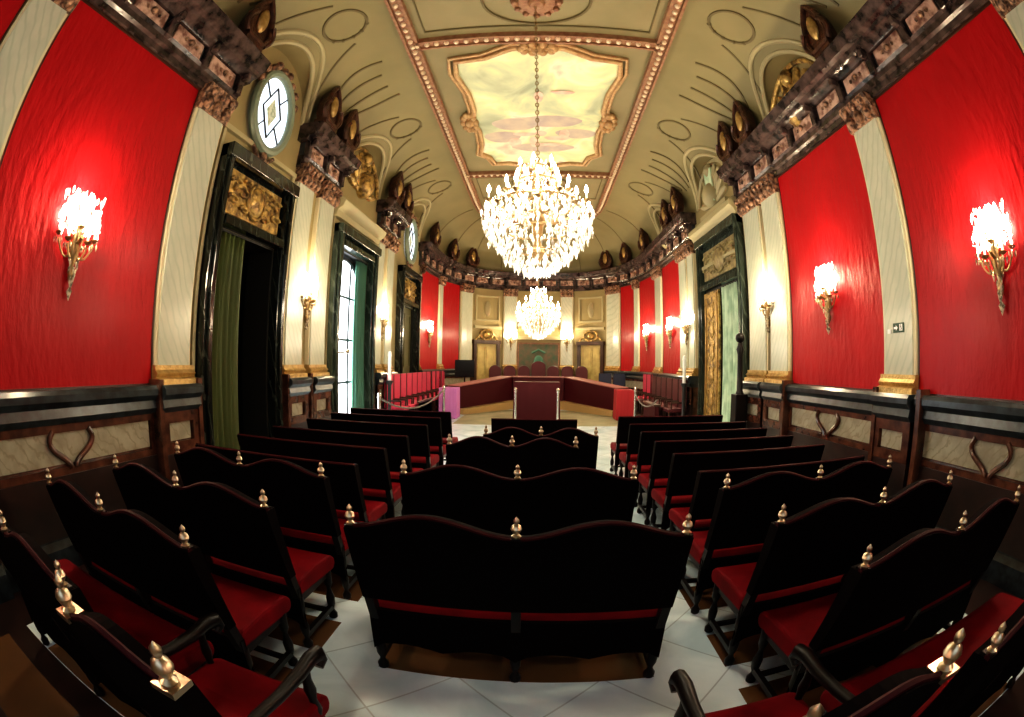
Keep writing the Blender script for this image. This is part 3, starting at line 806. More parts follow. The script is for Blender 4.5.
# ------------------------------------------------------------------ curtains
def curtain(side, u0, u1, z0, z1, n0, m, label, gather=0, folds=9, tie=None):
    mb = MB(); NU, NZ = folds * 8, 14; vs = []
    for j in range(NZ + 1):
        tz = j / NZ; z = z0 + (z1 - z0) * tz
        for i in range(NU + 1):
            tu = i / NU; squeeze = 1
            if tie is not None:
                d = abs(z - tie); squeeze = 1 - gather * math.exp(-(d / .55) ** 2)
            u = u0 + (u1 - u0) * tu * squeeze
            n = n0 + .045 * math.sin(tu * folds * 2 * PI) + .012 * math.sin(tu * 31 + tz * 4)
            vs.append(W(side, u, z, n))
    fs = [(j * (NU + 1) + i, j * (NU + 1) + i + 1, (j + 1) * (NU + 1) + i + 1, (j + 1) * (NU + 1) + i) for j in range(NZ) for i in range(NU)]
    mb.add(vs, fs)
    o = mb.build('curtain', m, smooth=True); tag(o, label, 'curtain')
    s_ = o.modifiers.new('thick', 'SOLIDIFY'); s_.thickness = .012
    return o
curtain('L', 4.44, 5.20, .03, 3.58, -.02, M['curtdark'], 'olive green curtain hanging in the nearest doorway on the left wall', folds=7)
curtain('L', 10.12, 9.55, .05, 4.18, -.03, M['curtteal'], 'teal green curtain drawn to the far side of the tall daylit window', folds=6)
curtain('R', 8.54, 9.80, .03, 3.68, .0, M['curtpale'], 'pale green brocade curtain in the doorway on the right wall', folds=9)

# ------------------------------------------------------------------ sconces
def make_sconce(s=1.0):
    """local: wall plane y=0, sticks out along -y, z=0 at arm hub"""
    t = empty('wall_sconce')
    mb = MB(); mb.lathe([(.001, -.42), (.03, -.36), (.045, -.30), (.025, -.24), (.05, -.16), (.06, -.08), (.04, .0), (.055, .06), (.03, .12), (.001, .17)], (0, -.05, 0), 12)
    mb.tube([(0, 0, -.02), (0, -.12, -.04), (0, -.2, .0)], .022, 8)
    mb.build('back_plate', M['brassdk'], t, smooth=True)
    arms = [(-.24, -.07, .02), (-.13, -.11, -.02), (.0, -.13, .10), (.13, -.11, -.02), (.24, -.07, .02), (-.11, -.06, .20), (.11, -.06, .20)]
    for (x, y, z) in arms:
        mb = MB(); pts = [(x * q, -.05 + (y + .05) * q, -.06 - .12 * math.sin(PI * q) + (z + .02) * q * q) for q in [i / 8 for i in range(9)]]
        mb.tube(pts, .012, 6); mb.lathe([(.012, -.02), (.045, .0), (.05, .012), (.018, .02)], (x, y, z), 10)
        a = mb.build('arm', M['brassdk'], t, smooth=True)
        mb = MB(); mb.lathe([(.014, .0), (.014, .11)], (x, y, z + .015), 8); mb.build('candle', M['candle'], a)
        mb = MB(); mb.lathe([(.012, 0), (.034, .03), (.036, .06), (.022, .10), (.001, .14)], (x, y, z + .125), 8); mb.build('bulb', M['bulb'], a, smooth=True)
    mb = MB(); r = random.Random(3)
    for (x, y, z) in arms:
        for k in range(5):
            a = k * 2 * PI / 5; mb.gem((x + .045 * math.cos(a), y + .045 * math.sin(a), z - .05), .011, .05)
    for k in range(34):
        q = r.random(); a = r.random() * 2 * PI; R_ = .10 * (1 - q)
        mb.gem((R_ * math.cos(a), -.08 + R_ * math.sin(a) * .6, -.08 - .36 * q), .015, .05)
    mb.gem((0, -.06, -.47), .04, .09)
    sp = MB()
    for k in range(120):
        a = r.random() * 2 * PI; rr = math.sqrt(r.random()) * .29; z = .02 + r.random() * .42
        sp.gem((rr * math.cos(a), -.085 + rr * math.sin(a) * .2, z + .10 * (1 - rr / .27)), .014, .05)
    for k in range(7):
        a = PI * (k + .5) / 7; sp.tube([(.30 * math.cos(a) * q, -.09, .02 + .44 * math.sin(a) * q) for q in (.2, .6, 1)], .005, 5)
    sp.build('glare_spray', M['glarespray'], t)['kind'] = 'stuff'  # glowing gems added around the bulbs to imitate their glare
    mb.build('crystal_drops', M['crystaldk'], t)['kind'] = 'stuff'
    return t
M['brassdk'] = mat('antique_brass', (.30, .20, .09), .35, metal=.8)
M['glarespray'] = emis('painted_glare', (1, .93, .80), 5)  # emission stands in for glare around the sconce bulbs
M['crystaldk'] = mat('smoky_crystal', (.55, .45, .30), .1, emit=((1, .8, .5), .08), noise=((.06, .04, .02), 25, .05, None))
sc0 = make_sconce(); sfirst = [True]; SC = []
LAMPCOL = (1.0, .80, .52)
def sconce(side, u, z, label, n=.04, e=210, scale=1.0):
    o = sc0 if sfirst[0] else copy_tree(sc0); sfirst[0] = False
    x, y, zz = W(side, u, z, n); o.location = (x, y, zz)
    if side == 'L': rz = PI / 2; nn = Vector((1, 0))
    elif side == 'R': rz = -PI / 2; nn = Vector((-1, 0))
    else:
        p, nn, t = end_frame(u); rz = math.atan2(nn.y, nn.x) + PI / 2
    o.rotation_euler = (0, 0, rz); o.scale = (scale,) * 3
    tag(o, label, 'sconce', 'lit crystal wall sconces')
    SC.append((x, y, zz, nn, e))
sconce('L', 2.12, 2.93, 'lit crystal sconce on the nearest left red silk panel', n=.035)
sconce('R', 2.20, 2.91, 'lit crystal sconce on the nearest right red silk panel', n=.035)
sconce('R', 5.45, 2.90, 'lit crystal sconce on the second red silk panel of the right wall', n=.035)
sconce('L', 7.10, 2.95, 'lit crystal sconce between paired pilasters beyond the nearest left doorway', n=.03)
sconce('R', 7.40, 2.98, 'lit crystal sconce between paired pilasters before the right doorway', n=.03)
sconce('L', 11.24, 2.95, 'lit crystal sconce between paired pilasters past the daylit window', n=.02)
sconce('R', 12.15, 2.95, 'lit crystal sconce on pilasters just past the right doorway', n=.08)
sconce('R', 13.95, 2.95, 'lit crystal sconce on the first red silk panel past the right doorway', n=.035)
sconce('E', U(.249), 2.95, 'lit crystal sconce on the right red silk panel where the wall begins to curve', n=.035)
sconce('E', U(-.252), 2.95, 'lit crystal sconce on the left red silk panel where the wall begins to curve', n=.035)
sconce('E', U(-.0625), 2.95, 'lit crystal sconce on the white pilaster left of the throne', n=.11)
sconce('E', U(.0625), 2.95, 'lit crystal sconce on the white pilaster right of the throne', n=.11)
sconce('L', -1.0, 2.95, 'lit crystal sconce on the left silk panel behind the viewer', n=.035)
sconce('R', -1.0, 2.95, 'lit crystal sconce on the right silk panel behind the viewer', n=.035)

# ------------------------------------------------------------------ chandeliers
def make_chandelier():
    """origin at the ceiling rosette; body z from -3.05 (crown) to -4.62 (tip)"""
    t = empty('chandelier')
    mb = MB(); k = 46
    for i in range(k):
        z = -.15 - i * .063; r = .022
        pts = [(r * math.cos(a * PI / 4) * (1 if i % 2 else 0), r * math.cos(a * PI / 4) * (0 if i % 2 else 1), z + .036 * math.sin(a * PI / 4)) for a in range(8)]
        mb.tube(pts, .007, 5, closed=True)
    mb.tube([(0, 0, -.1), (0, 0, -3.1)], .005, 5)
    mb.build('chain', M['brassdk'], t)
    mb = MB(); mb.lathe([(.02, -3.05), (.06, -3.12), (.03, -3.2), (.05, -3.4), (.09, -3.5), (.04, -3.6), (.06, -3.8), (.12, -3.9), (.07, -4.0), (.05, -4.2), (.10, -4.32), (.03, -4.42), (.001, -4.5)], (0, 0, 0), 14)
    for r, z in ((.17, -3.22), (.28, -3.42), (.60, -3.74), (.40, -4.05), (.22, -4.3)):
        mb.tube([(r * math.cos(i * PI / 14), r * math.sin(i * PI / 14), z) for i in range(28)], .012, 6, closed=True)
    mb.build('stem', M['brassdk'], t, smooth=True)
    def arm(R, z, a, r0=.06):
        mb = MB(); pts = [((r0 + (R - r0) * q) * math.cos(a), (r0 + (R - r0) * q) * math.sin(a), z - .10 * math.sin(PI * q) + .04 * q) for q in [i / 7 for i in range(8)]]
        mb.tube(pts, .010, 6); x, y = R * math.cos(a), R * math.sin(a); mb.lathe([(.01, 0), (.045, .03), (.05, .04), (.015, .05)], (x, y, z + .03), 8)
        o = mb.build('arm', M['brassdk'], t, smooth=True)
        mb = MB(); mb.lathe([(.012, .07), (.012, .15)], (x, y, z), 6); mb.build('candle', M['candle'], o)
        mb = MB(); mb.lathe([(.010, 0), (.024, .03), (.022, .055), (.009, .09), (.001, .11)], (x, y, z + .15), 8); mb.build('bulb', M['bulbs'], o, smooth=True)
    for i in range(16): arm(.66, -3.78 + (.0 if i % 2 else -.10), 2 * PI * i / 16)
    for i in range(10): arm(.42, -3.60, 2 * PI * (i + .5) / 10)
    for i in range(6): arm(.24, -3.34, 2 * PI * (i + .3) / 6)
    mb = MB(); r = random.Random(11)
    def ringgem(R, z, n, s, h, jit=.02):
        for i in range(n):
            a = 2 * PI * (i + r.random() * .4) / n; mb.gem((R * math.cos(a) + r.uniform(-jit, jit), R * math.sin(a) + r.uniform(-jit, jit), z + r.uniform(-.03, .03)), s, h)
    for R, z, n in ((.10, -3.12, 10), (.17, -3.24, 16), (.17, -3.32, 16), (.22, -3.40, 20), (.28, -3.48, 26), (.30, -3.56, 26)): ringgem(R, z, n, .017, .055)
    # strings draping from the crown to the main ring, then a basket down to the tip
    for i in range(24):
        a = 2 * PI * i / 24
        for q in range(8):
            tq = q / 7; R = .17 + (.60 - .17) * tq; z = -3.24 - .46 * tq - .10 * math.sin(PI * tq); mb.gem((R * math.cos(a), R * math.sin(a), z), .013, .035)
        for q in range(13):
            tq = q / 12; R = .64 * math.cos(tq * PI / 2 * .95) ** .55; z = -3.82 - .72 * tq; mb.gem((R * math.cos(a), R * math.sin(a), z), .019, .06)
    for R, z, n in ((.70, -3.84, 50), (.68, -3.94, 46), (.67, -4.05, 44), (.62, -4.16, 36), (.46, -4.0, 26), (.50, -4.28, 30), (.40, -4.38, 24), (.28, -4.46, 18), (.15, -4.53, 12), (.50, -3.86, 30), (.36, -3.72, 24)): ringgem(R, z, n, .021, .075, .03)
    mb.ball((0, 0, -4.56), .055, 10); 
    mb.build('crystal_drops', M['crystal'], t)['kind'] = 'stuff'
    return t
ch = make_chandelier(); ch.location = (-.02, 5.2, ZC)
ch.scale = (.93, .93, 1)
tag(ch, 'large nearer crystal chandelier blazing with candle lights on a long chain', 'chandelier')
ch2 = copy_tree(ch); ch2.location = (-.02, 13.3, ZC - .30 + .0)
tag(ch2, 'farther crystal chandelier hanging before the judges bench', 'chandelier')

# ------------------------------------------------------------------ benches
LEAN = .21
def finial(mb, x, y, z, s=1.0):
    mb.lathe([(.022 * s, 0), (.026 * s, .012 * s), (.012 * s, .022 * s), (.022 * s, .034 * s), (.030 * s, .050 * s), (.024 * s, .068 * s), (.010 * s, .078 * s), (.016 * s, .088 * s), (.016 * s, .10 * s), (.001, .118 * s)], (x, y, z), 12)
LEGP = [(.020, 0), (.034, .012), (.036, .045), (.020, .07), (.016, .09), (.030, .13), (.034, .19), (.018, .25), (.015, .27), (.032, .31), (.032, .42)]
def bench(name, w, nseat, wavy, arms=False, H=1.12, seatm='seatred'):
    t = empty(name); hw = w / 2
    def back_y(z): return -.015 - LEAN * max(0, (z - .45)) / (H - .45)
    xs = [-hw + w * i / nseat for i in range(nseat + 1)]
    # backrest
    N = 16 * nseat; top = []; bot = .60
    for i in range(N + 1):
        x = -hw + w * i / N
        if wavy:
            ph = ((i / N) * nseat) % 1.0
            if i == N: ph = 1.0
            z = H - .035 + .095 * (.5 - .5 * math.cos(2 * PI * ph))
        else: z = H - .03
        top.append((x, z))
    mb = MB(); th = .035
    ring = []
    for i, (x, z) in enumerate(top): ring.append((x, z))
    vs = []; 
    for (x, z) in top:
        for zz in (bot, z):
            yb = back_y(zz); vs += [(x, yb - th, zz), (x, yb + th + (.02 if zz != bot else 0), zz)]
    fs = []
    for i in range(N):
        a = i * 4; b = a + 4
        fs += [(a, a + 2, b + 2, b), (a + 1, b + 1, b + 3, a + 3), (a + 2, a + 3, b + 3, b + 2), (a, b, b + 1, a + 1)]
    fs += [(0, 1, 3, 2), (N * 4, N * 4 + 2, N * 4 + 3, N * 4 + 1)]
    mb.add(vs, fs); bk = mb.build('backrest', M['velvet'], t)
    mb = MB(); pts = [(x, back_y(z) - .012, z + .002) for x, z in top]
    mb.tube(pts, .015, 6); mb.build('piping', M['piping'], bk, smooth=True)
    # front upholstery of the back
    mb = MB()
    for s_ in range(nseat):
        x0, x1 = xs[s_] + .05, xs[s_ + 1] - .05
        mb.hexa([(x0, back_y(.62) + .02, .62), (x1, back_y(.62) + .02, .62), (x1, back_y(.62) + .07, .62), (x0, back_y(.62) + .07, .62), (x0, back_y(H - .1) + .02, H - .1), (x1, back_y(H - .1) + .02, H - .1), (x1, back_y(H - .1) + .07, H - .1), (x0, back_y(H - .1) + .07, H - .1)])
    mb.build('back_cushion', M[seatm], t, bevel=.02)
    # rear apron with scalloped bottom
    mb = MB(); vs = []; NA = 12 * nseat
    for i in range(NA + 1):
        x = -hw + w * i / NA; ph = (i / NA * nseat) % 1.0
        zb = .215 + .035 * abs(math.sin(2 * PI * ph)) + (-.03 if ph < .06 or ph > .94 else 0)
        vs += [(x, -.035, zb), (x, .0, zb), (x, -.035, .49), (x, .0, .49)]
    fs = []
    for i in range(NA):
        a = i * 4; b = a + 4; fs += [(a, a + 2, b + 2, b), (a + 1, b + 1, b + 3, a + 3), (a + 2, a + 3, b + 3, b + 2), (a, b, b + 1, a + 1)]
    mb.add(vs, fs); mb.build('apron', M['velvet'], t)
    # seat
    mb = MB(); mb.box(-hw + .02, hw - .02, .0, .50, .36, .44); mb.build('seat_frame', M['darkwood'], t, bevel=.01)
    mb = MB(); 
    y0, y1 = -.01, .54
    prof = [(y0, .43), (y1 - .02, .40), (y1 + .01, .44), (y1, .49), (y1 - .05, .525), (.25, .545), (y0 + .03, .535), (y0, .50)]
    n = len(prof); mb.add([(-hw, y, z) for y, z in prof] + [(hw, y, z) for y, z in prof], [tuple(range(n))[::-1], tuple(range(n, 2 * n))] + [(i, (i + 1) % n, n + (i + 1) % n, n + i) for i in range(n)])
    mb.build('seat', M[seatm], t, bevel=.02)
    # rear posts, legs, finials
    for i, x in enumerate(xs):
        xp = max(-hw + .03, min(hw - .03, x))
        mb = MB(); zt = H - .022
        mb.hexa([(xp - .026, -.03, .40), (xp + .026, -.03, .40), (xp + .026, .03, .40), (xp - .026, .03, .40), (xp - .024, back_y(zt) - .028, zt), (xp + .024, back_y(zt) - .028, zt), (xp + .024, back_y(zt) + .028, zt), (xp - .024, back_y(zt) + .028, zt)])
        post = mb.build('rear_post', M['darkwood'], t)
        if wavy:
            mb = MB(); finial(mb, xp, back_y(zt) - .005, zt, .9 if not arms else 1.2); mb.build('finial', M['brass'], post, smooth=True)
            if arms:
                mb = MB(); mb.box(xp - .045, xp + .045, back_y(zt) - .045, back_y(zt) + .045, zt - .012, zt + .008); mb.build('finial_plate', M['brass'], post)
        for y in (0, .44):
            mb = MB(); mb.lathe(LEGP, (xp, y, 0), 12); mb.build('leg', M['darkwood'], t, smooth=True)
    mb = MB()
    for x in xs:
        xp = max(-hw + .03, min(hw - .03, x)); mb.box(xp - .017, xp + .017, 0, .44, .085, .125)
    mb.box(-hw + .03, hw - .03, .36, .39, .09, .12); mb.build('stretcher', M['darkwood'], t)
    if arms:
        for s_ in (-1, 1):
            x = s_ * (hw - .02)
            mb = MB(); pts = [(x, back_y(.74) + .02, .76), (x, .06, .755), (x, .22, .73), (x, .38, .72), (x, .50, .73), (x, .57, .715), (x, .585, .675), (x, .55, .65)]
            mb.tube(pts, [.022, .024, .026, .030, .034, .036, .032, .024], 10)
            a = mb.build('armrest', M['darkwood'], t, smooth=True)
            mb = MB(); mb.lathe([(.02, .44), (.03, .48), (.018, .54), (.028, .60), (.020, .66), (.024, .71)], (x, .44, 0), 10); mb.build('arm_support', M['darkwood'], a, smooth=True)
    return t
def place(proto, used, xc, ytop, label, cat, group, rz=0.):
    o = proto if not used else copy_tree(proto)
    o.location = (xc, ytop + LEAN, 0); o.rotation_euler = (0, 0, rz); tag(o, label, cat, group); return o
bw = bench('wavy_bench', 1.55, 2, True)
rows = ['second', 'third', 'fourth', 'nearest']
for i, (yt, x0, x1) in enumerate([(1.32, -2.98, -1.40), (2.0, -2.98, -1.40), (2.76, -2.98, -1.43), (.66, -3.05, -1.60)]):
    place(bw, i > 0, (x0 + x1) / 2, yt, 'dark two-seat bench with wavy back left of the aisle, %s row from the viewer' % rows[i], 'bench', 'wavy-backed benches on the left')
bw2 = bench('wavy_bench', 1.66, 2, True)
for i, (yt, x0, x1) in enumerate([(1.30, 1.30, 2.98), (1.97, 1.23, 2.91), (2.70, 1.22, 2.88), (.48, 1.29, 2.97)]):
    place(bw2, i > 0, (x0 + x1) / 2, yt, 'dark two-seat bench with wavy back right of the aisle, %s row from the viewer' % rows[i], 'bench', 'wavy-backed benches on the right')
bc = bench('wavy_bench', 1.68, 2, True)
place(bc, False, -.085, 1.97, 'large dark two-seat wavy bench in the centre foreground, seen from behind', 'bench', 'benches down the middle')
place(bc, True, -.13, 3.06, 'dark two-seat wavy bench second down the middle of the hall', 'bench', 'benches down the middle')
bm = bench('wavy_bench', 1.28, 2, True)
place(bm, False, -.24, 4.30, 'dark wavy bench third down the middle, shifted slightly left', 'bench', 'benches down the middle')
place(bm, True, .04, 4.98, 'dark wavy bench fourth down the middle, its right hump showing', 'bench', 'benches down the middle')
bs = bench('straight_bench', 1.82, 2, False, H=1.08)
for i, yt in enumerate((3.36, 4.10, 4.87, 5.80, 6.62, 7.42)):
    place(bs, i > 0, -2.36, yt, 'straight-topped dark bench with red seat left of the aisle, %s of six' % (ords[i] if i else 'nearest'), 'bench', 'straight benches on the left')
for i, yt in enumerate((3.36, 4.10, 4.81, 5.52, 6.24, 7.14)):
    place(bs, True, 2.21, yt, 'straight-topped dark bench with red seat right of the aisle, %s of six' % (ords[i] if i else 'nearest'), 'bench', 'straight benches on the right')
bss = bench('straight_bench', 1.28, 2, False, H=1.08)
place(bss, False, -.05, 6.72, 'short straight-topped bench farthest down the middle', 'bench', 'benches down the middle')
ac = bench('armchair', .60, 1, True, arms=True)
place(ac, False, -1.13, .57, 'dark armchair with brass finials at the lower left corner', 'armchair', 'armchairs in the nearest row')
place(ac, True, .85, .55, 'dark armchair with brass finials at the lower right, arm ends in view', 'armchair', 'armchairs in the nearest row')
# tan brown bands on the floor beneath the rows
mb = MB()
def add_band(x0, x1, y0, y1): mb.box(x0, x1, y0, y1, 0, .004)
for yt in (1.32, 2.0, 2.76, .66): add_band(-3.02, -1.36, yt + .19, yt + .60)
for yt in (1.30, 1.97, 2.76, .50): add_band(1.24, 2.95, yt + .19, yt + .60)
add_band(-.93, .76, 2.17, 2.60); add_band(-.95, .70, 3.26, 3.70); add_band(-3.42, -2.3, .1, .62)
mb2 = MB(); mb2.box(-3.42, -1.36, -1.2, .10, 0, .005); mb2.box(-2.3, -1.36, .10, .84, 0, .005); mb2.box(-3.42, -2.3, .62, .84, 0, .005); mb2.box(1.24, 3.42, -1.2, .68, 0, .005); mb2.box(-4.13, -3.42, YB, 7.9, 0, .005); mb2.box(3.42, 4.27, YB, 8.2, 0, .005); o = mb2.build('trim_6', M['plinthdk']); struct(o, 'near-black sheets added to darken the floor by the side walls', 'floor darkening')  # near-black sheets laid over the floor to darken it
o = mb.build('trim_2', M['band']); struct(o, 'tan brown floor bands beneath the bench rows', 'floor inlay')

# ------------------------------------------------------------------ court end
# dais
def prism(mb, poly, z0, z1):
    n = len(poly); mb.add([(x, y, z0) for x, y in poly] + [(x, y, z1) for x, y in poly], [tuple(range(n))[::-1], tuple(range(n, 2 * n))] + [(i, (i + 1) % n, n + (i + 1) % n, n + i) for i in range(n)])
    return mb
mb = MB(); prism(mb, [(-3.7, 18.75), (-3.5, 19.0), (-2.9, 19.8), (-1.5, 20.4), (1.6, 20.4), (3.0, 19.8), (3.6, 19.0), (3.8, 18.6), (2.2, 17.7), (1.0, 18.55), (-1.0, 18.55), (-2.2, 17.7)], 0, .34)
dais = mb.build('dais', M['golden']); struct(dais, 'low golden wood dais under the judges seats', 'dais'); dais.name = 'trim_3'
mb = MB(); mb.box(-2.6, 2.7, 13.6, 18.05, 0, .006); o = mb.build('trim_4', M['carpet']); struct(o, 'beige green carpet inside the horseshoe of desks', 'carpet')
# horseshoe desk: thing with parts
desk = thing('horseshoe_desk', 'long horseshoe bench desk covered in dark crimson cloth at the far end', 'desk')
def slab(p0, p1, dep, z0a, z0b, z1a, z1b, m, name, over=0):
    a, b = Vector((*p0, 0)), Vector((*p1, 0)); d = (b - a).normalized(); nr = Vector((-d.y, d.x, 0)) * dep
    q = [a, b, b + nr, a + nr]
    mb = MB(); mb.hexa([(q[0].x, q[0].y, z0a), (q[1].x, q[1].y, z0b), (q[2].x, q[2].y, z0b), (q[3].x, q[3].y, z0a), (q[0].x, q[0].y, z1a), (q[1].x, q[1].y, z1b), (q[2].x, q[2].y, z1b), (q[3].x, q[3].y, z1a)])
    return mb.build(name, m, desk, bevel=.01)
for sg in (-1, 1):
    c = .0
    p0 = (c + sg * 2.82, 16.2); p1 = (c + sg * 1.05, 18.75)
    dp = .62 if sg < 0 else -.62
    slab(p0, p1, dp, .20, .36, 1.00, 1.30, M['deskred'], 'side_wing')
    slab((p0[0], p0[1] - .02), p1, dp * 1.04, 1.00, 1.30, 1.04, 1.34, M['desktop'], 'wing_top')
    slab((p0[0] - sg * .16, p0[1] - .16), (p1[0] - sg * .16, p1[1] - .16), dp, .0, .0, .20, .34, M['golden'], 'wing_plinth')
mb = MB(); mb.box(-1.05, 1.05, 18.65, 19.1, .36, 1.30); mb.build('judges_front', M['deskred'], desk, bevel=.01)
mb = MB(); mb.box(-1.08, 1.08, 18.6, 19.15, 1.30, 1.34); mb.build('judges_top', M['desktop'], desk)
# the free table in front, draped red
def drape(name, x0, x1, y0, y1, h, m, label, cat='table', folds=.02):
    t = thing(name, label, cat, ((x0 + x1) / 2, (y0 + y1) / 2, 0)); w, d_ = (x1 - x0) / 2, (y1 - y0) / 2
    mb = MB(); N = 72; vs = []
    for z in (h, .02):
        for i in range(N):
            s_ = i / N * 4; k = int(s_); f_ = s_ - k
            c = [(-w, -d_), (w, -d_), (w, d_), (-w, d_)]; a, b = c[k % 4], c[(k + 1) % 4]
            x = a[0] + (b[0] - a[0]) * f_; y = a[1] + (b[1] - a[1]) * f_
            g = 1 if z == h else 1.0 + .03 + folds * math.sin(i * 1.9)
            vs.append((x * g, y * g, z))
    mb.add(vs, [(i, (i + 1) % N, N + (i + 1) % N, N + i) for i in range(N)][::1] + [tuple(range(N))])
    mb.build('tablecloth', m, t, smooth=True)
    mb = MB(); mb.box(-w + .02, w - .02, -d_ + .02, d_ - .02, h - .03, h - .003)
    for a in (-1, 1):
        for b in (-1, 1): mb.box(a * (w - .08) - .025, a * (w - .08) + .025, b * (d_ - .08) - .025, b * (d_ - .08) + .025, 0, h - .03)
    mb.build('table_frame', M['wood'], t)
    return t
drape('clerk_table', -.78, .70, 14.6, 15.3, 1.28, M['deskred'], 'table draped to the floor in dark red cloth in front of the judges desk')
drape('side_table', -3.27, -2.68, 14.7, 15.4, 1.03, M['cloth'], 'small table under a lilac purple cloth at the left end of the desks')
drape('side_table', 2.62, 3.22, 14.9, 15.5, 1.03, M['clothred'], 'small table under a bright red cloth at the right end of the desks')

# judges' chairs
def make_hichair(m, H=1.2, w=.52, arch=True):
    t = empty('judge_chair'); hw = w / 2
    mb = MB(); N = 14; out = [(-hw, .45)] + [(-hw * math.cos(PI * i / N), H - .22 + .22 * math.sin(PI * i / N)) for i in range(N + 1)] + [(hw, .45)] if arch else [(-hw, .45), (-hw, H), (hw, H), (hw, .45)]
    n = len(out); mb.add([(x, -.05, z) for x, z in out] + [(x, .03, z) for x, z in out], [tuple(range(n))[::-1], tuple(range(n, 2 * n))] + [(i, (i + 1) % n, n + (i + 1) % n, n + i) for i in range(n)])
    mb.build('backrest', m, t)
    mb = MB(); mb.tube([(x, .0, z) for x, z in out], .022, 6); mb.build('back_frame', M['wood'], t)
    mb = MB(); mb.box(-hw, hw, 0, .48, .38, .48); mb.build('seat', m, t, bevel=.02)
    for x in (-hw + .03, hw - .03):
        for y in (.02, .44):
            mb = MB(); mb.box(x - .022, x + .022, y - .022, y + .022, 0, .38); mb.build('leg', M['wood'], t)
        mb = MB(); mb.box(x - .02, x + .02, .02, .40, .62, .66); mb.box(x - .018, x + .018, .37, .40, .46, .62); mb.build('armrest', M['wood'], t)
    return t
jc = make_hichair(M['chairred'], 1.42, .50)
names = ['far left', 'second from left', 'third from left', 'third from right', 'second from right', 'far right']
k = 0
for i, x in enumerate((-1.90, -1.27, -.64, .64, 1.27, 1.90)):
    o = jc if i == 0 else copy_tree(jc); o.location = (x, 19.9, .34); o.rotation_euler = (0, 0, PI)
    tag(o, 'dark red round-topped chair behind the judges desk, %s' % names[i], 'chair', 'chairs behind the judges desk')
th = make_hichair(M['chairred'], 1.62, .60); th.name = 'presiding_chair'; th.location = (0, 19.9, .34); th.rotation_euler = (0, 0, PI)
tag(th, 'taller presiding chair in the middle behind the judges desk', 'chair')
# side seats
cp = make_hichair(M['chairpink'], 1.30, .50, False); cp.name = 'side_chair'
i = 0
for k in range(8):
    y = 11.25 + k * .60
    o = cp if i == 0 else copy_tree(cp); i += 1; o.location = (-3.84, y, .24); o.rotation_euler = (0, 0, -PI / 2)
    tag(o, 'rose red high-backed chair against the left wall, %s from the near end' % (['first', 'second', 'third', 'fourth', 'fifth', 'sixth', 'seventh', 'eighth'][k]), 'chair', 'rose red chairs along the left wall')
for k in range(3):
    o = copy_tree(cp); o.location = (-3.84 + (.0, .02, .10)[k], 16.25 + k * .60, .24); o.rotation_euler = (0, 0, -PI / 2)
    tag(o, 'rose red chair behind the purple-draped table, %s from it' % ords[k], 'chair', 'rose red chairs behind the purple table')
cd = make_hichair(M['chairred'], 1.25, .50, False); cd.name = 'side_chair'
for k in range(6):
    o = cd if k == 0 else copy_tree(cd); o.location = (3.95, 11.9 + k * .62, .24); o.rotation_euler = (0, 0, PI / 2)
    tag(o, 'dark red high-backed chair against the right wall, %s from the near end' % (['first', 'second', 'third', 'fourth', 'fifth', 'sixth'][k]), 'chair', 'dark red chairs along the right wall')
for k in range(2):
    o = copy_tree(cp); o.location = (3.95, 15.75 + k * .62, .24); o.rotation_euler = (0, 0, PI / 2)
    tag(o, 'rose red chair at the far end of the right wall row, %s one' % ('nearer' if k == 0 else 'farther'), 'chair', 'rose red chairs on the right')
cn = make_hichair(M['navy'], 1.5, .5, False); cn.name = 'office_chair'
for k in range(2):
    o = cn if k == 0 else copy_tree(cn); o.location = (2.75 + k * .6, 18.55, .0); o.rotation_euler = (0, 0, PI)
    tag(o, 'navy blue chair behind the right wing of the desk, %s one' % ('left' if k == 0 else 'right'), 'chair', 'navy chairs by the right wing')
# long low desks in front of the side seats
def long_desk(x0, x1, y0, y1, h, label):
    t = thing('long_desk', label, 'desk', ((x0 + x1) / 2, (y0 + y1) / 2, 0)); w, d_ = (x1 - x0) / 2, (y1 - y0) / 2
    mb = MB(); mb.box(-w, w, -d_, d_, h - .05, h); mb.build('top', M['wood'], t, bevel=.01)
    mb = MB(); mb.box(-w + .04, w - .04, -d_ + .04, d_ - .04, .08, h - .05); mb.build('front_panel', M['deskred'], t)
    mb = MB(); mb.box(-w + .02, w - .02, -d_ + .02, d_ - .02, 0, .08); mb.build('plinth', M['wood'], t)
long_desk(-3.29, -3.21, 12.0, 13.6, .80, 'long dark red desk before the rose chairs on the left')
long_desk(3.16, 3.36, 12.0, 13.4, .80, 'long dark red desk before the chairs on the right')
mb = MB(); mb.box(XL + .2, -3.30, 10.95, 18.0, 0, .24); mb.box(3.40, XR - .2, 11.6, 17.0, 0, .24); o = mb.build('trim_5', M['wood']); struct(o, 'low wooden steps under the side chairs', 'step')
# tv
t = thing('television', 'black flat television on a stand left of the judges desk', 'television', (-3.0, 18.3, 0), .15)
mb = MB(); mb.box(-.40, .40, -.04, .03, 1.28, 1.98); mb.build('screen_case', M['screen'], t, bevel=.01)
mb = MB(); mb.tube([(0, .02, .04), (0, .02, 1.4)], .03, 8); mb.box(-.3, .3, -.2, .25, 0, .04); mb.box(-.28, .28, -.15, .2, .85, .89); mb.build('stand', M['screen'], t)
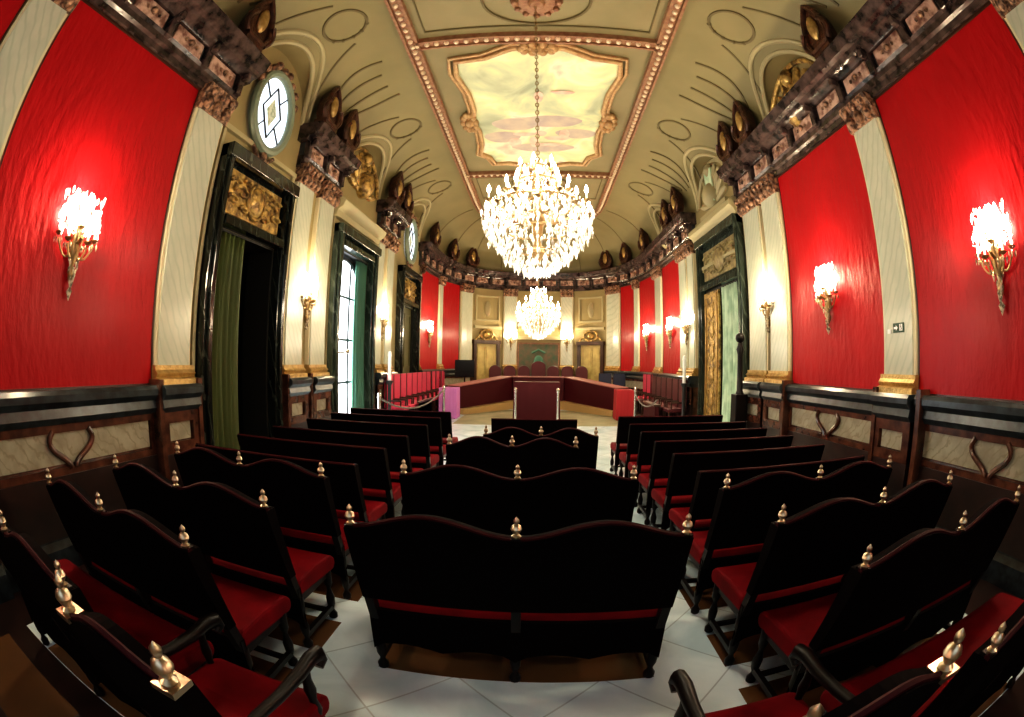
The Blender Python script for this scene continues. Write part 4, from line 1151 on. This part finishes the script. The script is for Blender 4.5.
# tapestry behind the throne
t = thing('tapestry', 'green and rose tapestry panel in a gilt frame behind the presiding chair', 'tapestry')
u0, u1 = U(-.047), U(.047)
mb = MB(); wbox(mb, 'E', u0 + .05, u1 - .05, .6, 2.75, .02, .05); mb.build('cloth', M['leafgreen'], t)
mb = MB(); frame(mb, 'E', u0, u1, .55, 2.82, .07, .02, .09); mb.build('frame', M['rail'], t)
mb = MB(); uc = (u0 + u1) / 2; mb.ball(W('E', uc, 1.95, .07), 1, 12, sx=.22, sy=.05, sz=.30); mb.tube([W('E', uc - .3, 2.35, .07), W('E', uc, 2.5, .08), W('E', uc + .3, 2.35, .07)], .05, 7); mb.build('emblem', M['curtteal'], t, smooth=True)
# canopy moulding above throne
mb = MB(); wbox(mb, 'E', u0 - .05, u1 + .05, 2.95, 3.10, 0, .22); mb.build('string_course', M['hood'], wallE)

# stanchions and ropes
def make_stanchion():
    t = empty('rope_stanchion')
    mb = MB(); mb.lathe([(.16, 0), (.16, .02), (.05, .05), (.032, .08)], (0, 0, 0), 16); mb.build('base', M['steel'], t, smooth=True)
    mb = MB(); mb.lathe([(.040, .07), (.040, 1.04), (.055, 1.05), (.055, 1.09), (.03, 1.10), (.05, 1.13), (.03, 1.17), (.001, 1.18)], (0, 0, 0), 14); mb.build('pole', M['steel'], t, smooth=True)
    return t
st0 = make_stanchion(); stp = [((-3.56, 9.7), 'white metal rope post by the daylit window curtain'), ((-2.84, 13.45), 'pale metal rope post in front of the purple-draped table'),
    ((-.66, 13.2), 'metal rope post at the left front of the red-draped table'), ((.58, 13.2), 'metal rope post at the right front of the red-draped table'), ((3.10, 14.2), 'metal rope post in front of the bright red draped table')]
for i, ((x, y), lab) in enumerate(stp):
    o = st0 if i == 0 else copy_tree(st0); o.location = (x, y, 0); tag(o, lab, 'stanchion', 'rope stanchions')
def rope(a, b, label, sag=.28):
    pts = []
    for i in range(17):
        q = i / 16; pts.append((a[0] + (b[0] - a[0]) * q, a[1] + (b[1] - a[1]) * q, 1.03 - sag * 4 * q * (1 - q)))
    mb = MB(); mb.tube(pts, .022, 7); o = mb.build('barrier_rope', M['rope'], smooth=True); tag(o, label, 'rope')
rope((-3.52, 9.75), (-2.86, 13.4), 'grey barrier rope sagging between the two left posts', .35)
rope((3.05, 14.1), (2.95, 10.9), 'barrier rope sagging from the right post to the wall', .3)

# torcheres with white tubes, each side
def torchere(x, y, label):
    t = thing('torchere', label, 'floor lamp', (x, y, 0), 0, 'torcheres flanking the court')
    mb = MB(); mb.lathe([(.12, 0), (.12, .05), (.07, .10), (.05, .5), (.07, .55), (.045, .6), (.045, 1.3), (.09, 1.38), (.09, 1.42)], (0, 0, 0), 14); mb.build('pedestal', M['framewood'], t, smooth=True)
    mb = MB(); mb.lathe([(.045, 1.42), (.045, 2.0), (.055, 2.02), (.04, 2.12), (.001, 2.14)], (0, 0, 0), 14); mb.build('white_tube', M['white'], t, smooth=True)
torchere(-3.62, 10.62, 'white tube on a dark pedestal beside the far side of the daylit window')
torchere(3.80, 11.35, 'white tube on a dark pedestal just past the right doorway')
# dark post beside the right doorway
t = thing('newel_post', 'tall dark turned post with ball finial before the right doorway', 'post', (3.88, 8.05, 0))
mb = MB(); mb.box(-.13, .13, -.13, .13, 0, 1.35); mb.build('pedestal', M['darkwood'], t, bevel=.015)
mb = MB(); mb.lathe([(.09, 1.35), (.06, 1.42), (.055, 2.1), (.08, 2.2), (.05, 2.28), (.05, 2.32)], (0, 0, 0), 14); mb.ball((0, 0, 2.42), .10, 12); mb.build('shaft', M['darkwood'], t, smooth=True)
# curtain tie arm by the left window
t = thing('curtain_holdback', 'brass curtain holdback on the near jamb of the daylit window', 'holdback', W('L', 8.2, 2.05, .20))
mb = MB(); mb.tube([(-.0, 0, 0), (.12, .05, .0), (.2, .1, .02)], .018, 7); mb.ball((.2, .1, .02), .045, 8); mb.build('arm', M['brass'], t, smooth=True)

# exit sign and thermostat plate
t = thing('exit_sign', 'small green exit sign with white running figure on the right pilaster', 'sign', W('R', 3.87, 2.34, .102))
mb = MB(); mb.box(-.012, 0, -.10, .10, -.055, .055); mb.build('plate', M['signgreen'], t)
mb = MB(); X = -.0135
def quad(y0, y1, z0, z1): mb.add([(X, y0, z0), (X, y1, z0), (X, y1, z1), (X, y0, z1)], [(0, 1, 2, 3)])
quad(-.078, -.022, -.035, .040)
mb.add([(X, .01, 0), (X, .045, .032), (X, .045, .012), (X, .085, .012), (X, .085, -.012), (X, .045, -.012), (X, .045, -.032)], [(0, 1, 2, 3, 4, 5, 6)])
mb.build('white_pictogram', M['white'], t)
mb = MB(); X = -.0142
N = 10; mb.add([(X, -.045 + .008 * math.cos(2 * PI * i / N), .028 + .008 * math.sin(2 * PI * i / N)) for i in range(N)], [tuple(range(N))])
mb.add([(X, -.056, .016), (X, -.042, .018), (X, -.046, -.006), (X, -.060, -.004)], [(0, 1, 2, 3)])
mb.add([(X, -.060, -.004), (X, -.052, -.006), (X, -.036, -.030), (X, -.044, -.032)], [(0, 1, 2, 3)])
mb.add([(X, -.054, -.004), (X, -.062, -.006), (X, -.072, -.026), (X, -.064, -.028)], [(0, 1, 2, 3)])
mb.add([(X, -.044, .016), (X, -.044, .010), (X, -.030, .002), (X, -.028, .007)], [(0, 1, 2, 3)])
mb.build('running_figure', M['signgreen'], t)
t = tag(MB().box(XR - .114, XR - .10, 4.02, 4.08, 2.28, 2.33).build('wall_switch', M['white']), 'tiny white switch plate beside the green exit sign', 'switch')

# ------------------------------------------------------------------ lights
def point(x, y, z, e, r=.06, col=LAMPCOL):
    l = bpy.data.lights.new('lamp', 'POINT'); l.energy = e; l.color = col; l.shadow_soft_size = r
    o = bpy.data.objects.new('lamp_light', l); COL.objects.link(o); o.location = (x, y, z); return o
for (x, y, z, nn, e) in SC:
    point(x + nn.x * .14, y + nn.y * .14, z + .27, e * (.35 if y < 0 else 1.0), .11)
for cy, dz in ((5.2, 0), (13.3, -.30)):
    for k in range(3):
        a = k * 2 * PI / 3 + .4
        point(.62 * math.cos(a), cy + .62 * math.sin(a), ZC - 3.62 + dz, 90, .2, (1, .87, .66))
    point(0, cy, ZC - 4.75 + dz, 60, .25, (1, .88, .68))
def area(loc, rot, sx, sy, e, col):
    l = bpy.data.lights.new('window_fill_light', 'AREA'); l.shape = 'RECTANGLE'; l.size = sx; l.size_y = sy; l.energy = e; l.color = col
    o = bpy.data.objects.new('window_fill_light', l); COL.objects.link(o); o.location = loc; o.rotation_euler = rot; return o
area((0, YB + .1, 3.4), (math.radians(72), 0, 0), 4.5, 4.0, 105, (.68, .86, 1.0))  # bluish fill added behind the viewer; the back wall has no window
area((XL - .14, 9.0, 2.4), (0, -PI / 2, 0), 3.2, 1.6, 120, (.85, .93, 1.0))
w = bpy.data.worlds.new('world'); sc.world = w; w.use_nodes = True
w.node_tree.nodes['Background'].inputs[0].default_value = (.6, .7, .9, 1); w.node_tree.nodes['Background'].inputs[1].default_value = .05

# ------------------------------------------------------------------ camera
cam = bpy.data.cameras.new('camera'); co = bpy.data.objects.new('camera', cam); COL.objects.link(co); sc.camera = co
cam.type = 'PANO'; cam.sensor_fit = 'HORIZONTAL'; cam.sensor_width = 36
FPX = 454.27
cam.panorama_type = 'FISHEYE_EQUISOLID'; cam.fisheye_lens = FPX * 36 / 1024; cam.fisheye_fov = 3.3
cam.clip_start = .02; cam.clip_end = 100
yaw, pit, rol = -.0586, .0089, -.0134
def rot(d):
    x, y, z = d
    c, s = math.cos(rol), math.sin(rol); x, z = c * x + s * z, -s * x + c * z
    c, s = math.cos(pit), math.sin(pit); y, z = c * y - s * z, s * y + c * z
    c, s = math.cos(yaw), math.sin(yaw); x, y = c * x + s * y, -s * x + c * y
    return Vector((x, y, z))
X_, F_, U_ = rot((1, 0, 0)), rot((0, 1, 0)), rot((0, 0, 1))
mt = Matrix((X_, U_, -F_)).transposed().to_4x4(); mt.translation = (0, 0, CAMZ)
co.matrix_world = mt
sc.cycles.max_bounces = 6; sc.cycles.diffuse_bounces = 4; sc.cycles.glossy_bounces = 3; sc.cycles.transmission_bounces = 4
sc.cycles.use_denoising = True
sc.cycles.sample_clamp_indirect = 8
sc.view_settings.view_transform = 'Standard'
sc.view_settings.exposure = -.05
try: sc.view_settings.look = 'Medium High Contrast'
except Exception: pass
